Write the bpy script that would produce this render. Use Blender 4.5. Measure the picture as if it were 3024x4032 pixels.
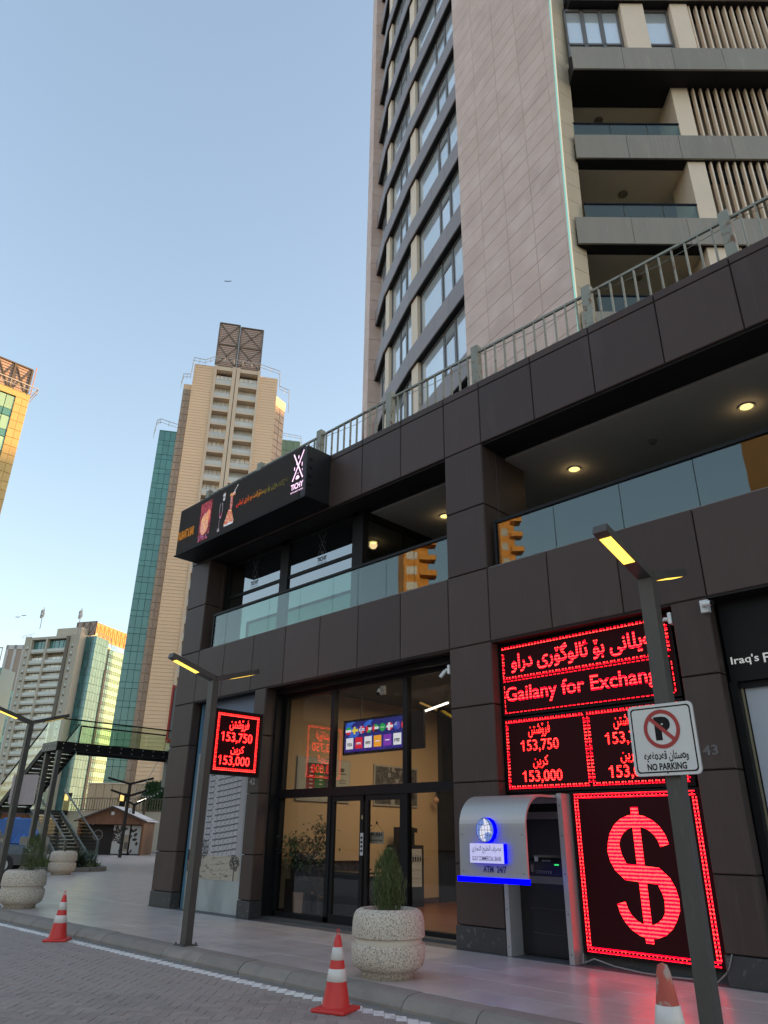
import bpy, math, random
import numpy as np
from mathutils import Vector, Matrix
random.seed(7)
for _o in list(bpy.data.objects): bpy.data.objects.remove(_o)
sc = bpy.context.scene
COL = sc.collection
R = math.radians
# ------------------------------------------------------------------ camera
CAMP = Vector((0.0, -9.92, 1.55))
_fw = Vector((-0.64462693, 0.64462693, 0.41098936)).normalized()
_rt = Vector((0.7106794, 0.70342397, 0.01137998)).normalized()
_up = _rt.cross(_fw).normalized()
cam_d = bpy.data.cameras.new('camera'); cam = bpy.data.objects.new('camera', cam_d); COL.objects.link(cam)
cam.matrix_world = Matrix(((_rt.x, _up.x, -_fw.x, CAMP.x), (_rt.y, _up.y, -_fw.y, CAMP.y), (_rt.z, _up.z, -_fw.z, CAMP.z), (0, 0, 0, 1)))
cam_d.sensor_fit = 'VERTICAL'; cam_d.sensor_height = 36.0; cam_d.lens = 36.0 * 2840.19 / 4032
cam_d.clip_start = 0.05; cam_d.clip_end = 6000
sc.camera = cam
# ------------------------------------------------------------------ sky, sun, exposure
SUN_AZ, SUN_EL = 28.0, 6.5          # azimuth clockwise from +Y
world = bpy.data.worlds.new('World'); sc.world = world; world.use_nodes = True
wn = world.node_tree; bg = wn.nodes['Background']
sky = wn.nodes.new('ShaderNodeTexSky'); sky.sky_type = 'NISHITA'; sky.sun_disc = False
sky.sun_elevation = R(SUN_EL); sky.sun_rotation = R(SUN_AZ)
sky.air_density = 1.0; sky.dust_density = 1.6; sky.ozone_density = 1.6; sky.altitude = 0
gmn = wn.nodes.new('ShaderNodeGamma'); gmn.inputs[1].default_value = 0.80
wbn = wn.nodes.new('ShaderNodeMix'); wbn.data_type = 'RGBA'; wbn.blend_type = 'MULTIPLY'; wbn.inputs[0].default_value = 1.0; wbn.inputs[7].default_value = (1.015, 0.925, 0.88, 1)   # camera white balance
wn.links.new(sky.outputs[0], gmn.inputs[0]); wn.links.new(gmn.outputs[0], wbn.inputs[6]); wn.links.new(wbn.outputs[2], bg.inputs[0]); bg.inputs[1].default_value = 0.15
sun_d = bpy.data.lights.new('sun', 'SUN'); sun_d.energy = 2.0; sun_d.angle = R(0.5); sun_d.color = (1.0, 0.56, 0.20)
sun = bpy.data.objects.new('sun', sun_d); COL.objects.link(sun)
_sd = Vector((math.sin(R(SUN_AZ)) * math.cos(R(SUN_EL)), math.cos(R(SUN_AZ)) * math.cos(R(SUN_EL)), math.sin(R(SUN_EL))))
sun.rotation_euler = _sd.to_track_quat('Z', 'Y').to_euler(); sun.location = (0, 0, 90)
vs = sc.view_settings; vs.view_transform = 'Standard'; vs.look = 'None'; vs.gamma = 1.0; vs.use_curve_mapping = False
vs.exposure = 2.38
sc.cycles.max_bounces = 7; sc.cycles.transparent_max_bounces = 12; sc.cycles.caustics_reflective = False; sc.cycles.caustics_refractive = False
sc.cycles.sample_clamp_indirect = 6.0

# ------------------------------------------------------------------ materials
MATS = {}
def nd(nt, t, **kw):
    n = nt.nodes.new(t)
    for k, v in kw.items(): setattr(n, k, v)
    return n
def mat(name, base, rough=0.6, metal=0.0, var=0.12, scale=3.0, stretch=(1, 1, 1), bump=0.0, bscale=40.0, rnd=0.06, spec=0.5, second=None, thr=None, emis=None, estr=0.0, coord='world', coat=0.0, streak=0.0):
    """procedural surface: two-octave noise colour variation, per-object random value, fine bump"""
    if name in MATS: return MATS[name]
    m = bpy.data.materials.new(name); m.use_nodes = True; nt = m.node_tree; L = nt.links
    p = nt.nodes['Principled BSDF']
    p.inputs['Roughness'].default_value = rough; p.inputs['Metallic'].default_value = metal
    p.inputs['Specular IOR Level'].default_value = spec; p.inputs['Coat Weight'].default_value = coat
    if coord == 'world':
        g = nd(nt, 'ShaderNodeNewGeometry'); src = g.outputs['Position']
    else:
        g = nd(nt, 'ShaderNodeTexCoord'); src = g.outputs['Object']
    mp = nd(nt, 'ShaderNodeMapping'); mp.inputs['Scale'].default_value = stretch; L.new(src, mp.inputs[0])
    nz = nd(nt, 'ShaderNodeTexNoise'); nz.inputs['Scale'].default_value = scale; nz.inputs['Detail'].default_value = 6; nz.inputs['Roughness'].default_value = 0.62
    L.new(mp.outputs[0], nz.inputs['Vector'])
    oi = nd(nt, 'ShaderNodeObjectInfo')
    ma = nd(nt, 'ShaderNodeMath', operation='MULTIPLY_ADD'); L.new(nz.outputs[0], ma.inputs[0]); ma.inputs[1].default_value = 2 * var; ma.inputs[2].default_value = 1 - var
    mb = nd(nt, 'ShaderNodeMath', operation='MULTIPLY_ADD'); L.new(oi.outputs['Random'], mb.inputs[0]); mb.inputs[1].default_value = 2 * rnd; mb.inputs[2].default_value = 1 - rnd
    mc = nd(nt, 'ShaderNodeMath', operation='MULTIPLY'); L.new(ma.outputs[0], mc.inputs[0]); L.new(mb.outputs[0], mc.inputs[1])
    vm = nd(nt, 'ShaderNodeVectorMath', operation='SCALE'); vm.inputs[0].default_value = base; L.new(mc.outputs[0], vm.inputs['Scale'])
    out = vm.outputs[0]
    if second is not None:
        rp = nd(nt, 'ShaderNodeValToRGB'); rp.color_ramp.elements[0].position = thr[0]; rp.color_ramp.elements[1].position = thr[1]
        nz2 = nd(nt, 'ShaderNodeTexNoise'); nz2.inputs['Scale'].default_value = thr[2]; nz2.inputs['Detail'].default_value = 5
        L.new(mp.outputs[0], nz2.inputs['Vector']); L.new(nz2.outputs[0], rp.inputs[0])
        mx = nd(nt, 'ShaderNodeMix', data_type='RGBA'); L.new(rp.outputs[0], mx.inputs[0]); L.new(out, mx.inputs[6]); mx.inputs[7].default_value = (*second, 1)
        out = mx.outputs[2]
    if streak:      # faint vertical run-off marks and dust
        m3 = nd(nt, 'ShaderNodeMapping'); m3.inputs['Scale'].default_value = (11, 11, .35); L.new(src, m3.inputs[0])
        n3 = nd(nt, 'ShaderNodeTexNoise'); n3.inputs['Scale'].default_value = 2.0; n3.inputs['Detail'].default_value = 5; n3.inputs['Roughness'].default_value = .7; L.new(m3.outputs[0], n3.inputs['Vector'])
        n4 = nd(nt, 'ShaderNodeTexNoise'); n4.inputs['Scale'].default_value = .7; n4.inputs['Detail'].default_value = 3; L.new(src, n4.inputs['Vector'])
        q3 = nd(nt, 'ShaderNodeMapRange'); q3.inputs[1].default_value = .54; q3.inputs[2].default_value = .78; L.new(n3.outputs[0], q3.inputs[0])
        q4 = nd(nt, 'ShaderNodeMapRange'); q4.inputs[1].default_value = .42; q4.inputs[2].default_value = .66; L.new(n4.outputs[0], q4.inputs[0])
        q5 = nd(nt, 'ShaderNodeMath', operation='MULTIPLY'); L.new(q3.outputs[0], q5.inputs[0]); L.new(q4.outputs[0], q5.inputs[1])
        q6 = nd(nt, 'ShaderNodeMath', operation='MULTIPLY'); L.new(q5.outputs[0], q6.inputs[0]); q6.inputs[1].default_value = streak
        mx2 = nd(nt, 'ShaderNodeMix', data_type='RGBA'); L.new(q6.outputs[0], mx2.inputs[0]); L.new(out, mx2.inputs[6]); mx2.inputs[7].default_value = (*[min(1, c * 1.6 + .09) for c in base], 1); out = mx2.outputs[2]
    L.new(out, p.inputs['Base Color'])
    rr = nd(nt, 'ShaderNodeMath', operation='MULTIPLY_ADD'); L.new(nz.outputs[0], rr.inputs[0]); rr.inputs[1].default_value = 0.25 * rough; rr.inputs[2].default_value = rough * 0.88
    L.new(rr.outputs[0], p.inputs['Roughness'])
    if bump:
        b2 = nd(nt, 'ShaderNodeTexNoise'); b2.inputs['Scale'].default_value = bscale; b2.inputs['Detail'].default_value = 3; L.new(mp.outputs[0], b2.inputs['Vector'])
        bp = nd(nt, 'ShaderNodeBump'); bp.inputs['Strength'].default_value = bump; bp.inputs['Distance'].default_value = 0.02
        L.new(b2.outputs[0], bp.inputs['Height']); L.new(bp.outputs[0], p.inputs['Normal'])
    if emis: p.inputs['Emission Color'].default_value = (*emis, 1); p.inputs['Emission Strength'].default_value = estr
    MATS[name] = m; return m
def glass(name, tint=(0.9, 0.95, 0.93), refl=0.12, ior=1.5, dark=0.0, rough=0.0):
    """thin pane: clear pass-through plus mirror reflection that grows at grazing angles"""
    if name in MATS: return MATS[name]
    m = bpy.data.materials.new(name); m.use_nodes = True; nt = m.node_tree; L = nt.links
    nt.nodes.remove(nt.nodes['Principled BSDF']); o = nt.nodes['Material Output']
    t = nd(nt, 'ShaderNodeBsdfTransparent'); t.inputs[0].default_value = (*tint, 1)
    g = nd(nt, 'ShaderNodeBsdfGlossy'); g.inputs['Roughness'].default_value = rough
    gp = nd(nt, 'ShaderNodeNewGeometry'); gn = nd(nt, 'ShaderNodeTexNoise'); gn.inputs['Scale'].default_value = 1.1; gn.inputs['Detail'].default_value = 2; L.new(gp.outputs['Position'], gn.inputs['Vector'])
    gb = nd(nt, 'ShaderNodeBump'); gb.inputs['Strength'].default_value = 0.035; gb.inputs['Distance'].default_value = 0.02; L.new(gn.outputs[0], gb.inputs['Height']); L.new(gb.outputs[0], g.inputs['Normal'])
    f = nd(nt, 'ShaderNodeLayerWeight'); f.inputs[0].default_value = 0.5      # facing term: same from both sides
    pw = nd(nt, 'ShaderNodeMath', operation='POWER'); L.new(f.outputs['Facing'], pw.inputs[0]); pw.inputs[1].default_value = 4.0
    a = nd(nt, 'ShaderNodeMath', operation='MULTIPLY_ADD'); a.use_clamp = True; L.new(pw.outputs[0], a.inputs[0]); a.inputs[1].default_value = 0.8 * (ior - .5); a.inputs[2].default_value = refl
    mx = nd(nt, 'ShaderNodeMixShader'); L.new(a.outputs[0], mx.inputs[0]); L.new(t.outputs[0], mx.inputs[1]); L.new(g.outputs[0], mx.inputs[2])
    L.new(mx.outputs[0], o.inputs[0]); MATS[name] = m; return m
def emit(name, col, s, pattern=None):
    if name in MATS: return MATS[name]
    m = bpy.data.materials.new(name); m.use_nodes = True; nt = m.node_tree; L = nt.links
    nt.nodes.remove(nt.nodes['Principled BSDF']); o = nt.nodes['Material Output']
    e = nd(nt, 'ShaderNodeEmission'); e.inputs[0].default_value = (*col, 1); e.inputs[1].default_value = s
    if pattern:   # LED matrix: rows of brighter diodes over the base colour
        c2, px, pz = pattern
        g = nd(nt, 'ShaderNodeNewGeometry'); sp = nd(nt, 'ShaderNodeSeparateXYZ'); L.new(g.outputs['Position'], sp.inputs[0])
        wv = nd(nt, 'ShaderNodeMath', operation='MULTIPLY'); L.new(sp.outputs[2], wv.inputs[0]); wv.inputs[1].default_value = 2 * math.pi / pz
        sn = nd(nt, 'ShaderNodeMath', operation='SINE'); L.new(wv.outputs[0], sn.inputs[0])
        ns = nd(nt, 'ShaderNodeTexNoise'); ns.inputs['Scale'].default_value = 1 / px; ns.inputs['Detail'].default_value = 1; L.new(g.outputs['Position'], ns.inputs['Vector'])
        ad = nd(nt, 'ShaderNodeMath', operation='MULTIPLY_ADD'); L.new(ns.outputs[0], ad.inputs[0]); ad.inputs[1].default_value = 2.4
        L.new(sn.outputs[0], ad.inputs[2])
        rp = nd(nt, 'ShaderNodeValToRGB'); rp.color_ramp.elements[0].position = 0.45; rp.color_ramp.elements[1].position = 1.0
        sc_ = nd(nt, 'ShaderNodeMath', operation='MULTIPLY'); L.new(ad.outputs[0], sc_.inputs[0]); sc_.inputs[1].default_value = 0.5
        L.new(sc_.outputs[0], rp.inputs[0])
        rp.color_ramp.elements[0].color = (*col, 1); rp.color_ramp.elements[1].color = (*c2, 1)
        L.new(rp.outputs[0], e.inputs[0])
    L.new(e.outputs[0], o.inputs[0]); MATS[name] = m; return m
def print_mat(name, emis=0.0, rough=0.5):
    """flat print or screen: colour comes from the face-corner colour attribute 'print'"""
    if name in MATS: return MATS[name]
    m = bpy.data.materials.new(name); m.use_nodes = True; nt = m.node_tree
    a = nd(nt, 'ShaderNodeAttribute'); a.attribute_name = 'print'; p = nt.nodes['Principled BSDF']
    nt.links.new(a.outputs[0], p.inputs['Base Color']); p.inputs['Roughness'].default_value = rough
    if emis:
        p.inputs['Base Color'].default_value = (0.01, 0.01, 0.01, 1); nt.links.remove(p.inputs['Base Color'].links[0])
        nt.links.new(a.outputs[0], p.inputs['Emission Color']); p.inputs['Emission Strength'].default_value = emis
    MATS[name] = m; return m

M_clad = mat('dark_brown_cladding', (0.066, 0.044, 0.038), 0.50, 0.0, 0.10, 0.9, (1, 1, .35), 0.02, 60, 0.12, spec=0.26, streak=.25, second=(0.082, 0.058, 0.050), thr=(.55, .8, 2.2))
M_cladside = M_clad
M_stoneplinth = mat('dark_plinth_stone', (0.036, 0.035, 0.035), 0.5, 0, 0.3, 5, (1, 1, 1), 0.15, 30, 0.05, second=(0.2, 0.2, 0.2), thr=(.6, .8, 9))
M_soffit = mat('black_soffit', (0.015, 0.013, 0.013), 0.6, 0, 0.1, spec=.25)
M_ceil = mat('grey_ceiling', (0.42, 0.38, 0.34), 0.8, 0, 0.05)
M_back = mat('dark_substructure', (0.02, 0.02, 0.02), 0.8)
M_darkmetal = mat('dark_painted_steel', (0.055, 0.056, 0.058), 0.42, 0.0, 0.15, 4, bump=0.03, rnd=0.03, second=(0.09, 0.085, 0.08), thr=(.6, .75, 8))
M_lampmetal = mat('lamp_post_paint', (0.068, 0.060, 0.052), 0.5, 0.0, 0.2, 5, (1, 1, .3), 0.05, 40, 0.03, second=(0.12, 0.10, 0.085), thr=(.62, .8, 14))
M_black = mat('black_frame', (0.008, 0.008, 0.009), 0.5, 0, 0.1, spec=0.18)
M_railgreen = mat('railing_paint', (0.27, 0.27, 0.22), 0.55, 0, 0.2, 6, rnd=0.1, second=(0.16, 0.085, 0.04), thr=(.56, .68, 7), bump=0.05)
M_glass = glass('clear_glass', (0.88, 0.93, 0.9), 0.06)
M_glassgreen = glass('green_balcony_glass', (0.60, 0.74, 0.68), 0.08)
M_glassdark = glass('shopfront_glass', (0.86, 0.86, 0.86), 0.05, 1.45)
M_glasssky = glass('tinted_terrace_glass', (0.35, 0.4, 0.38), 0.22)
M_pave = mat('pavement_tile', (0.50, 0.44, 0.41), 0.30, 0, 0.14, 0.8, (1, 1, 1), 0.03, 45, 0.07, second=(0.38, 0.33, 0.31), thr=(.46, .74, 1.9))
M_kerb = mat('kerb_concrete', (0.25, 0.215, 0.185), 0.8, 0, 0.25, 3, bump=0.35, bscale=40, rnd=.1, second=(0.2, 0.18, 0.16), thr=(.5, .75, 4))
M_brick = mat('road_paver', (0.30, 0.248, 0.222), 0.75, 0, 0.16, 2, bump=0.25, bscale=70, rnd=0.12)
M_joint = mat('paver_joint_sand', (0.50, 0.43, 0.38), 0.95, 0, 0.25, 6)
M_whiteline = mat('worn_white_line_paint', (0.75, 0.72, 0.68), 0.7, 0, 0.15, 8, rnd=0.08, second=(0.30, 0.28, 0.27), thr=(.58, .72, 9))
M_asphalt = mat('distant_ground', (0.12, 0.115, 0.11), 0.9, 0, 0.2, 0.3)
M_tile = mat('taupe_stone_tile', (0.68, 0.49, 0.405), 0.62, 0, 0.12, 1.6, (1, 1, 1), 0.03, 30, 0.05, second=(0.78, 0.59, 0.50), thr=(.42, .72, 1.1))
M_cream = mat('cream_panel', (0.86, 0.69, 0.52), 0.6, 0, 0.08, 1.4, rnd=0.03)
M_span = mat('grey_spandrel_panel', (0.28, 0.225, 0.21), 0.42, 0, 0.08, 1.2, (1, 1, .3), rnd=0.06)
M_span2 = mat('weathered_balcony_panel', (0.31, 0.265, 0.21), 0.5, 0, 0.16, 2.2, (1, 1, .12), rnd=0.06, streak=.8, second=(0.36, 0.33, 0.28), thr=(.62, .8, 7))
M_taupeceil = mat('balcony_ceiling_paint', (0.80, 0.66, 0.46), 0.8, 0, 0.05)
M_wingray = mat('window_frame_grey', (0.16, 0.15, 0.145), 0.5)
M_winglass = mat('tower_window_glass', (0.78, 0.82, 0.84), 0.06, 0.45, 0.12, 0.5, rnd=0.14)  # pale base stands in for bright sky reflection and white curtains
M_curtain = mat('window_curtain', (0.7, 0.66, 0.58), 0.9, 0, 0.25, 14, (6, 6, .2))
M_neon = emit('cyan_neon', (0.42, 0.95, 0.86), .13)
M_neonw = emit('white_neon_edge', (1.0, 0.90, 0.68), .15)
M_red = emit('led_red', (0.80, 0.0, 0.012), 1.0, ((1.0, 0.042, 0.034), 0.02, 0.045))
M_redside = emit('led_red_price', (1.0, 0.001, 0.004), 1.5, ((1.0, 0.035, 0.028), 0.02, 0.03))
M_ledbase = mat('led_matrix_black', (0.016, 0.007, 0.008), 0.8, 0, 0.2, 30, spec=0.08, emis=(0.5, 0.0, 0.01), estr=0.003)
M_warm = emit('warm_lamp_tube', (1.0, 0.62, 0.08), .55)
M_down = emit('downlight_disc', (1.0, 0.80, 0.22), .40)
M_white = emit('white_strip_lamp', (1.0, 0.9, 0.70), .8)
M_silver = mat('satin_aluminium', (0.41, 0.40, 0.39), 0.36, 0.35, 0.08, 6, (4, 4, 1), rnd=0.02)
M_bluelit = emit('blue_light_strip', (0.0, 0.0, 1.0), .5)
M_signwhite = emit('backlit_sign_white', (0.62, 0.62, 1.0), .16)
M_signblue = emit('backlit_light_blue', (0.25, 0.38, 0.85), .14)
M_navy = mat('navy_lettering', (0.02, 0.02, 0.09), 0.5, emis=(0.02, 0.02, 0.25), estr=0.03)
M_whitepaint = mat('white_plastic', (0.72, 0.72, 0.70), 0.45, 0, 0.05)
M_conered = mat('cone_red_rubber', (0.62, 0.035, 0.03), 0.5, 0, 0.12, 9, rnd=0.05)
M_coneold = mat('faded_cone_red', (0.42, 0.07, 0.045), 0.6, 0, 0.25, 14, coord='obj', second=(0.36, 0.25, 0.22), thr=(.52, .6, 13))
M_coneband = mat('reflective_band', (0.66, 0.62, 0.58), 0.35, 0, 0.1, 30, second=(0.45, 0.42, 0.4), thr=(.62, .75, 22), coord='obj')
M_agg = mat('exposed_aggregate', (0.62, 0.535, 0.44), 0.85, 0, 0.38, 42, bump=0.5, bscale=70, rnd=0.03, coord='obj', second=(0.30, 0.25, 0.20), thr=(.51, .60, 56))
M_agggroove = mat('smooth_concrete_band', (0.58, 0.52, 0.44), 0.55, 0, 0.08, 4, coord='obj')
M_soil = mat('dark_soil', (0.05, 0.038, 0.028), 0.95, 0, 0.4, 20)
M_cyp = mat('cypress_foliage', (0.105, 0.145, 0.045), 0.8, 0, 0.55, 9, coord='obj', rnd=0.12, second=(0.19, 0.21, 0.085), thr=(.5, .7, 16))
M_leafdark = mat('dark_leaf', (0.045, 0.075, 0.032), 0.45, 0, 0.4, 8, coord='obj')
M_bark = mat('bark', (0.10, 0.075, 0.05), 0.9, 0, 0.3, 20)
M_wood = mat('brown_timber', (0.20, 0.085, 0.04), 0.6, 0, 0.25, 6, (12, 12, .6), rnd=0.08)
M_teal = mat('teal_glass', (0.09, 0.27, 0.25), 0.10, 0.0, 0.12, 0.05, spec=0.8, rnd=0.12)
M_tealdk = mat('dark_teal_glass', (0.05, 0.15, 0.15), 0.12, 0.0, 0.2, 0.08, spec=0.8, rnd=0.25)
M_greenlt = mat('pale_green_glass', (0.36, 0.60, 0.44), 0.22, 0.0, 0.15, 0.06, spec=0.35, rnd=0.12)
M_tan = mat('tan_ribbed_cladding', (0.82, 0.59, 0.385), 0.7, 0, 0.08, 0.12, rnd=0.02)
M_tanlit = M_tan
M_brownp = mat('brown_stone_panel', (0.42, 0.32, 0.25), 0.7, 0, 0.1, 0.2, rnd=0.05)
M_tanpale = mat('pale_tan_concrete', (0.70, 0.56, 0.42), 0.8, 0, 0.08, 0.2)
M_ochre = mat('yellow_ochre_cladding', (0.62, 0.44, 0.17), 0.6, 0, 0.06, 0.2)
M_greybld = mat('grey_stone_cladding', (0.52, 0.45, 0.35), 0.8, 0, 0.1, 0.1)
M_darkfin = mat('dark_bronze_fin', (0.14, 0.11, 0.08), 0.6, 0, 0.1, 0.2)
M_mesh = mat('roof_screen_mesh', (0.50, 0.36, 0.31), 0.7, 0, 0.2, 1)
M_meshlit = mat('sunlit_roof_screen', (0.62, 0.28, 0.10), 0.7, 0, 0.2, 1)  # sunlit copy of the roof mesh, low sunlight put into its colour
M_offwhite = mat('off_white_wall', (0.60, 0.57, 0.55), 0.7, 0, 0.08)
M_bwin = mat('balcony_window_glass', (0.85, 0.84, 0.78), 0.25, 0, 0.6, 0.9, (1, 1, .15), spec=0.8, rnd=0.3)
M_railgl = mat('balcony_rail_glass', (0.6, 0.6, 0.55), 0.25, 0, 0.2, 0.3)

# ------------------------------------------------------------------ geometry helpers
class Fr:
    """plan frame: u runs right along azimuth az (clockwise from +Y), n points outward, z up"""
    def __init__(s, x, y, az): s.o = (x, y); s.az = az; a = R(az); s.u = (math.sin(a), math.cos(a)); s.n = (math.cos(a), -math.sin(a))
    def p(s, u, n, z): return (s.o[0] + u * s.u[0] + n * s.n[0], s.o[1] + u * s.u[1] + n * s.n[1], z)
    def ray(s, az, n=0.0):
        """u where the sight line of azimuth az from the camera meets the plane at offset n"""
        d = (math.sin(R(az)), math.cos(R(az))); ox = s.o[0] + n * s.n[0] - CAMP.x; oy = s.o[1] + n * s.n[1] - CAMP.y
        t = (ox * s.n[0] + oy * s.n[1]) / (d[0] * s.n[0] + d[1] * s.n[1])
        return (t * d[0] - ox) * s.u[0] + (t * d[1] - oy) * s.u[1]
def at(az, D): return (CAMP.x + D * math.sin(R(az)), CAMP.y + D * math.cos(R(az)))
WF = Fr(0, 0, 90)
class MB:
    def __init__(s): s.v = []; s.f = []; s.m = []
    def add(s, pts, faces, m=0):
        b = len(s.v); s.v += [tuple(p) for p in pts]; s.f += [tuple(b + i for i in f) for f in faces]; s.m += [m] * len(faces); return s
    def box(s, x0, x1, y0, y1, z0, z1, m=0, fr=None):
        P = [(x, y, z) for z in (z0, z1) for y in (y0, y1) for x in (x0, x1)]
        F = [(0, 2, 3, 1), (4, 5, 7, 6), (0, 1, 5, 4), (2, 6, 7, 3), (0, 4, 6, 2), (1, 3, 7, 5)]
        if fr: P = [fr.p(*p) for p in P]; F = [tuple(reversed(f)) for f in F]
        return s.add(P, F, m)
    def panel(s, u0, u1, z0, z1, n0, n1, fr=WF, ch=0.012, m=0):
        """slab whose outer face (n1) has a small chamfer all round"""
        P = [fr.p(u, n0, z) for u, z in ((u0, z0), (u1, z0), (u1, z1), (u0, z1))]
        P += [fr.p(u, n1 - ch, z) for u, z in ((u0, z0), (u1, z0), (u1, z1), (u0, z1))]
        P += [fr.p(u, n1, z) for u, z in ((u0 + ch, z0 + ch), (u1 - ch, z0 + ch), (u1 - ch, z1 - ch), (u0 + ch, z1 - ch))]
        F = [(3, 2, 1, 0)] + [(i, (i + 1) % 4, 4 + (i + 1) % 4, 4 + i) for i in range(4)] + [(4 + i, 4 + (i + 1) % 4, 8 + (i + 1) % 4, 8 + i) for i in range(4)] + [(8, 9, 10, 11)]
        return s.add(P, F, m)
    def quad(s, a, b, c, d, m=0): return s.add([a, b, c, d], [(0, 1, 2, 3)], m)
    def poly(s, pts, h, m=0, axis='z'):
        """prism of a plan polygon from z=h[0] to h[1]; axis x/y extrudes along that axis, pts are then (y,z)/(x,z)"""
        n = len(pts)
        T = {'z': lambda p, t: (p[0], p[1], t), 'y': lambda p, t: (p[0], t, p[1]), 'x': lambda p, t: (t, p[0], p[1])}[axis]
        P = [T(p, h[0]) for p in pts] + [T(p, h[1]) for p in pts]
        F = [tuple(range(n - 1, -1, -1)), tuple(range(n, 2 * n))] + [(i, (i + 1) % n, n + (i + 1) % n, n + i) for i in range(n)]
        return s.add(P, F, m)
    def tube(s, a, b, r, n=6, r2=None, m=0, cap=True):
        a = Vector(a); b = Vector(b); d = (b - a).normalized(); r2 = r if r2 is None else r2
        x = d.orthogonal().normalized(); y = d.cross(x)
        P = [a + (x * math.cos(t) + y * math.sin(t)) * r for t in [2 * math.pi * i / n for i in range(n)]]
        P += [b + (x * math.cos(t) + y * math.sin(t)) * r2 for t in [2 * math.pi * i / n for i in range(n)]]
        F = [(i, (i + 1) % n, n + (i + 1) % n, n + i) for i in range(n)]
        if cap: F += [tuple(range(n - 1, -1, -1)), tuple(range(n, 2 * n))]
        return s.add(P, F, m)
    def bar(s, a, b, w, h, m=0):
        """rectangular bar from a to b, w sideways (horizontal), h in the other direction"""
        a = Vector(a); b = Vector(b); d = (b - a).normalized(); z = Vector((0, 0, 1))
        x = d.cross(z); x = Vector((1, 0, 0)) if x.length < 1e-4 else x.normalized(); y = x.cross(d).normalized()
        P = [p + x * i * w / 2 + y * j * h / 2 for p in (a, b) for i, j in ((-1, -1), (1, -1), (1, 1), (-1, 1))]
        return s.add(P, [(0, 1, 2, 3), (7, 6, 5, 4), (0, 4, 5, 1), (1, 5, 6, 2), (2, 6, 7, 3), (3, 7, 4, 0)], m)
    def lathe(s, prof, n=48, c=(0, 0), m=0, z0=0):
        P = []
        for r, z in prof: P += [(c[0] + r * math.cos(2 * math.pi * i / n), c[1] + r * math.sin(2 * math.pi * i / n), z0 + z) for i in range(n)]
        F = [(k * n + i, k * n + (i + 1) % n, (k + 1) * n + (i + 1) % n, (k + 1) * n + i) for k in range(len(prof) - 1) for i in range(n)]
        return s.add(P, F, m)
    def mesh(s, name, mats, smooth=False):
        me = bpy.data.meshes.new(name); me.from_pydata(s.v, [], s.f)
        for m in (mats if isinstance(mats, (list, tuple)) else [mats]): me.materials.append(m)
        if any(s.m): me.polygons.foreach_set('material_index', s.m)
        if smooth: me.polygons.foreach_set('use_smooth', [True] * len(s.f))
        me.update(); return me
    def build(s, name, mats, parent=None, smooth=False, **kw):
        return link(name, s.mesh(name, mats, smooth), parent, **kw)
def tag(o, label=None, cat=None, group=None, kind=None):
    if label: o['label'] = label
    if cat: o['category'] = cat
    if group: o['group'] = group
    if kind: o['kind'] = kind
    return o
def link(name, me, parent=None, loc=None, label=None, cat=None, group=None, kind=None):
    """link a mesh whose coordinates are world coordinates (or local to parent when loc is given)"""
    o = bpy.data.objects.new(name, me); COL.objects.link(o)
    if parent is not None:
        o.parent = parent
        if loc is not None: o.location = loc
        elif parent.type == 'EMPTY' and 'local' not in parent: o.location = -parent.location
    elif loc is not None: o.location = loc
    return tag(o, label, cat, group, kind)
def thing(name, label, cat, loc=(0, 0, 0), group=None, local=False):
    o = bpy.data.objects.new(name, None); COL.objects.link(o); o.location = loc; o.empty_display_size = 0.3
    if local: o['local'] = 1
    return tag(o, label, cat, group)
def kids(o): return [c for c in bpy.data.objects if c.parent == o]
def copy_tree(o, parent=None, cache=None):
    if cache is None:
        cache = {}
        for c in bpy.data.objects:
            if c.parent: cache.setdefault(c.parent.name, []).append(c)
    c = o.copy(); COL.objects.link(c); c.parent = parent
    for ch in cache.get(o.name, []): copy_tree(ch, c, cache)
    return c
UNIT = MB().box(0, 1, 0, 1, 0, 1)
_fc = {}
def text_mesh(s, mats, bold=0.0, key=None):
    """string as a flat mesh normalised to height 1 of its own bounding box, lower left at 0,0"""
    cu = bpy.data.curves.new('t', 'FONT'); cu.body = s; cu.size = 1; cu.offset = bold; cu.resolution_u = 3
    ob = bpy.data.objects.new('t', cu); COL.objects.link(ob)
    dg = bpy.context.evaluated_depsgraph_get(); me = bpy.data.meshes.new_from_object(ob.evaluated_get(dg))
    bpy.data.objects.remove(ob); bpy.data.curves.remove(cu)
    me.materials.clear(); me.materials.append(mats)
    return me
def put_text(s, o, right, up, w, h, m, parent, name='lettering', bold=0.0, keep=False, label=None, slab=0.0):
    """fit the string into the w x h rectangle whose lower left corner is o"""
    me = text_mesh(s, m, bold); n = len(me.vertices); a = np.empty(n * 3); me.vertices.foreach_get('co', a); a = a.reshape(-1, 3)
    mn = a.min(0); mxx = a.max(0); sx = w / (mxx[0] - mn[0]); sy = h / (mxx[1] - mn[1])
    if keep: k = min(sx, sy); ox = (w - k * (mxx[0] - mn[0])) / 2; oy = (h - k * (mxx[1] - mn[1])) / 2; sx = sy = k
    else: ox = oy = 0
    r = np.array(right, float); u = np.array(up, float); o = np.array(o, float)
    b = o + np.outer((a[:, 0] - mn[0]) * sx + ox, r) + np.outer((a[:, 1] - mn[1]) * sy + oy, u)
    me.vertices.foreach_set('co', b.reshape(-1)); me.update(); me.name = name
    return link(name, me, parent, label=label)
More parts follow.
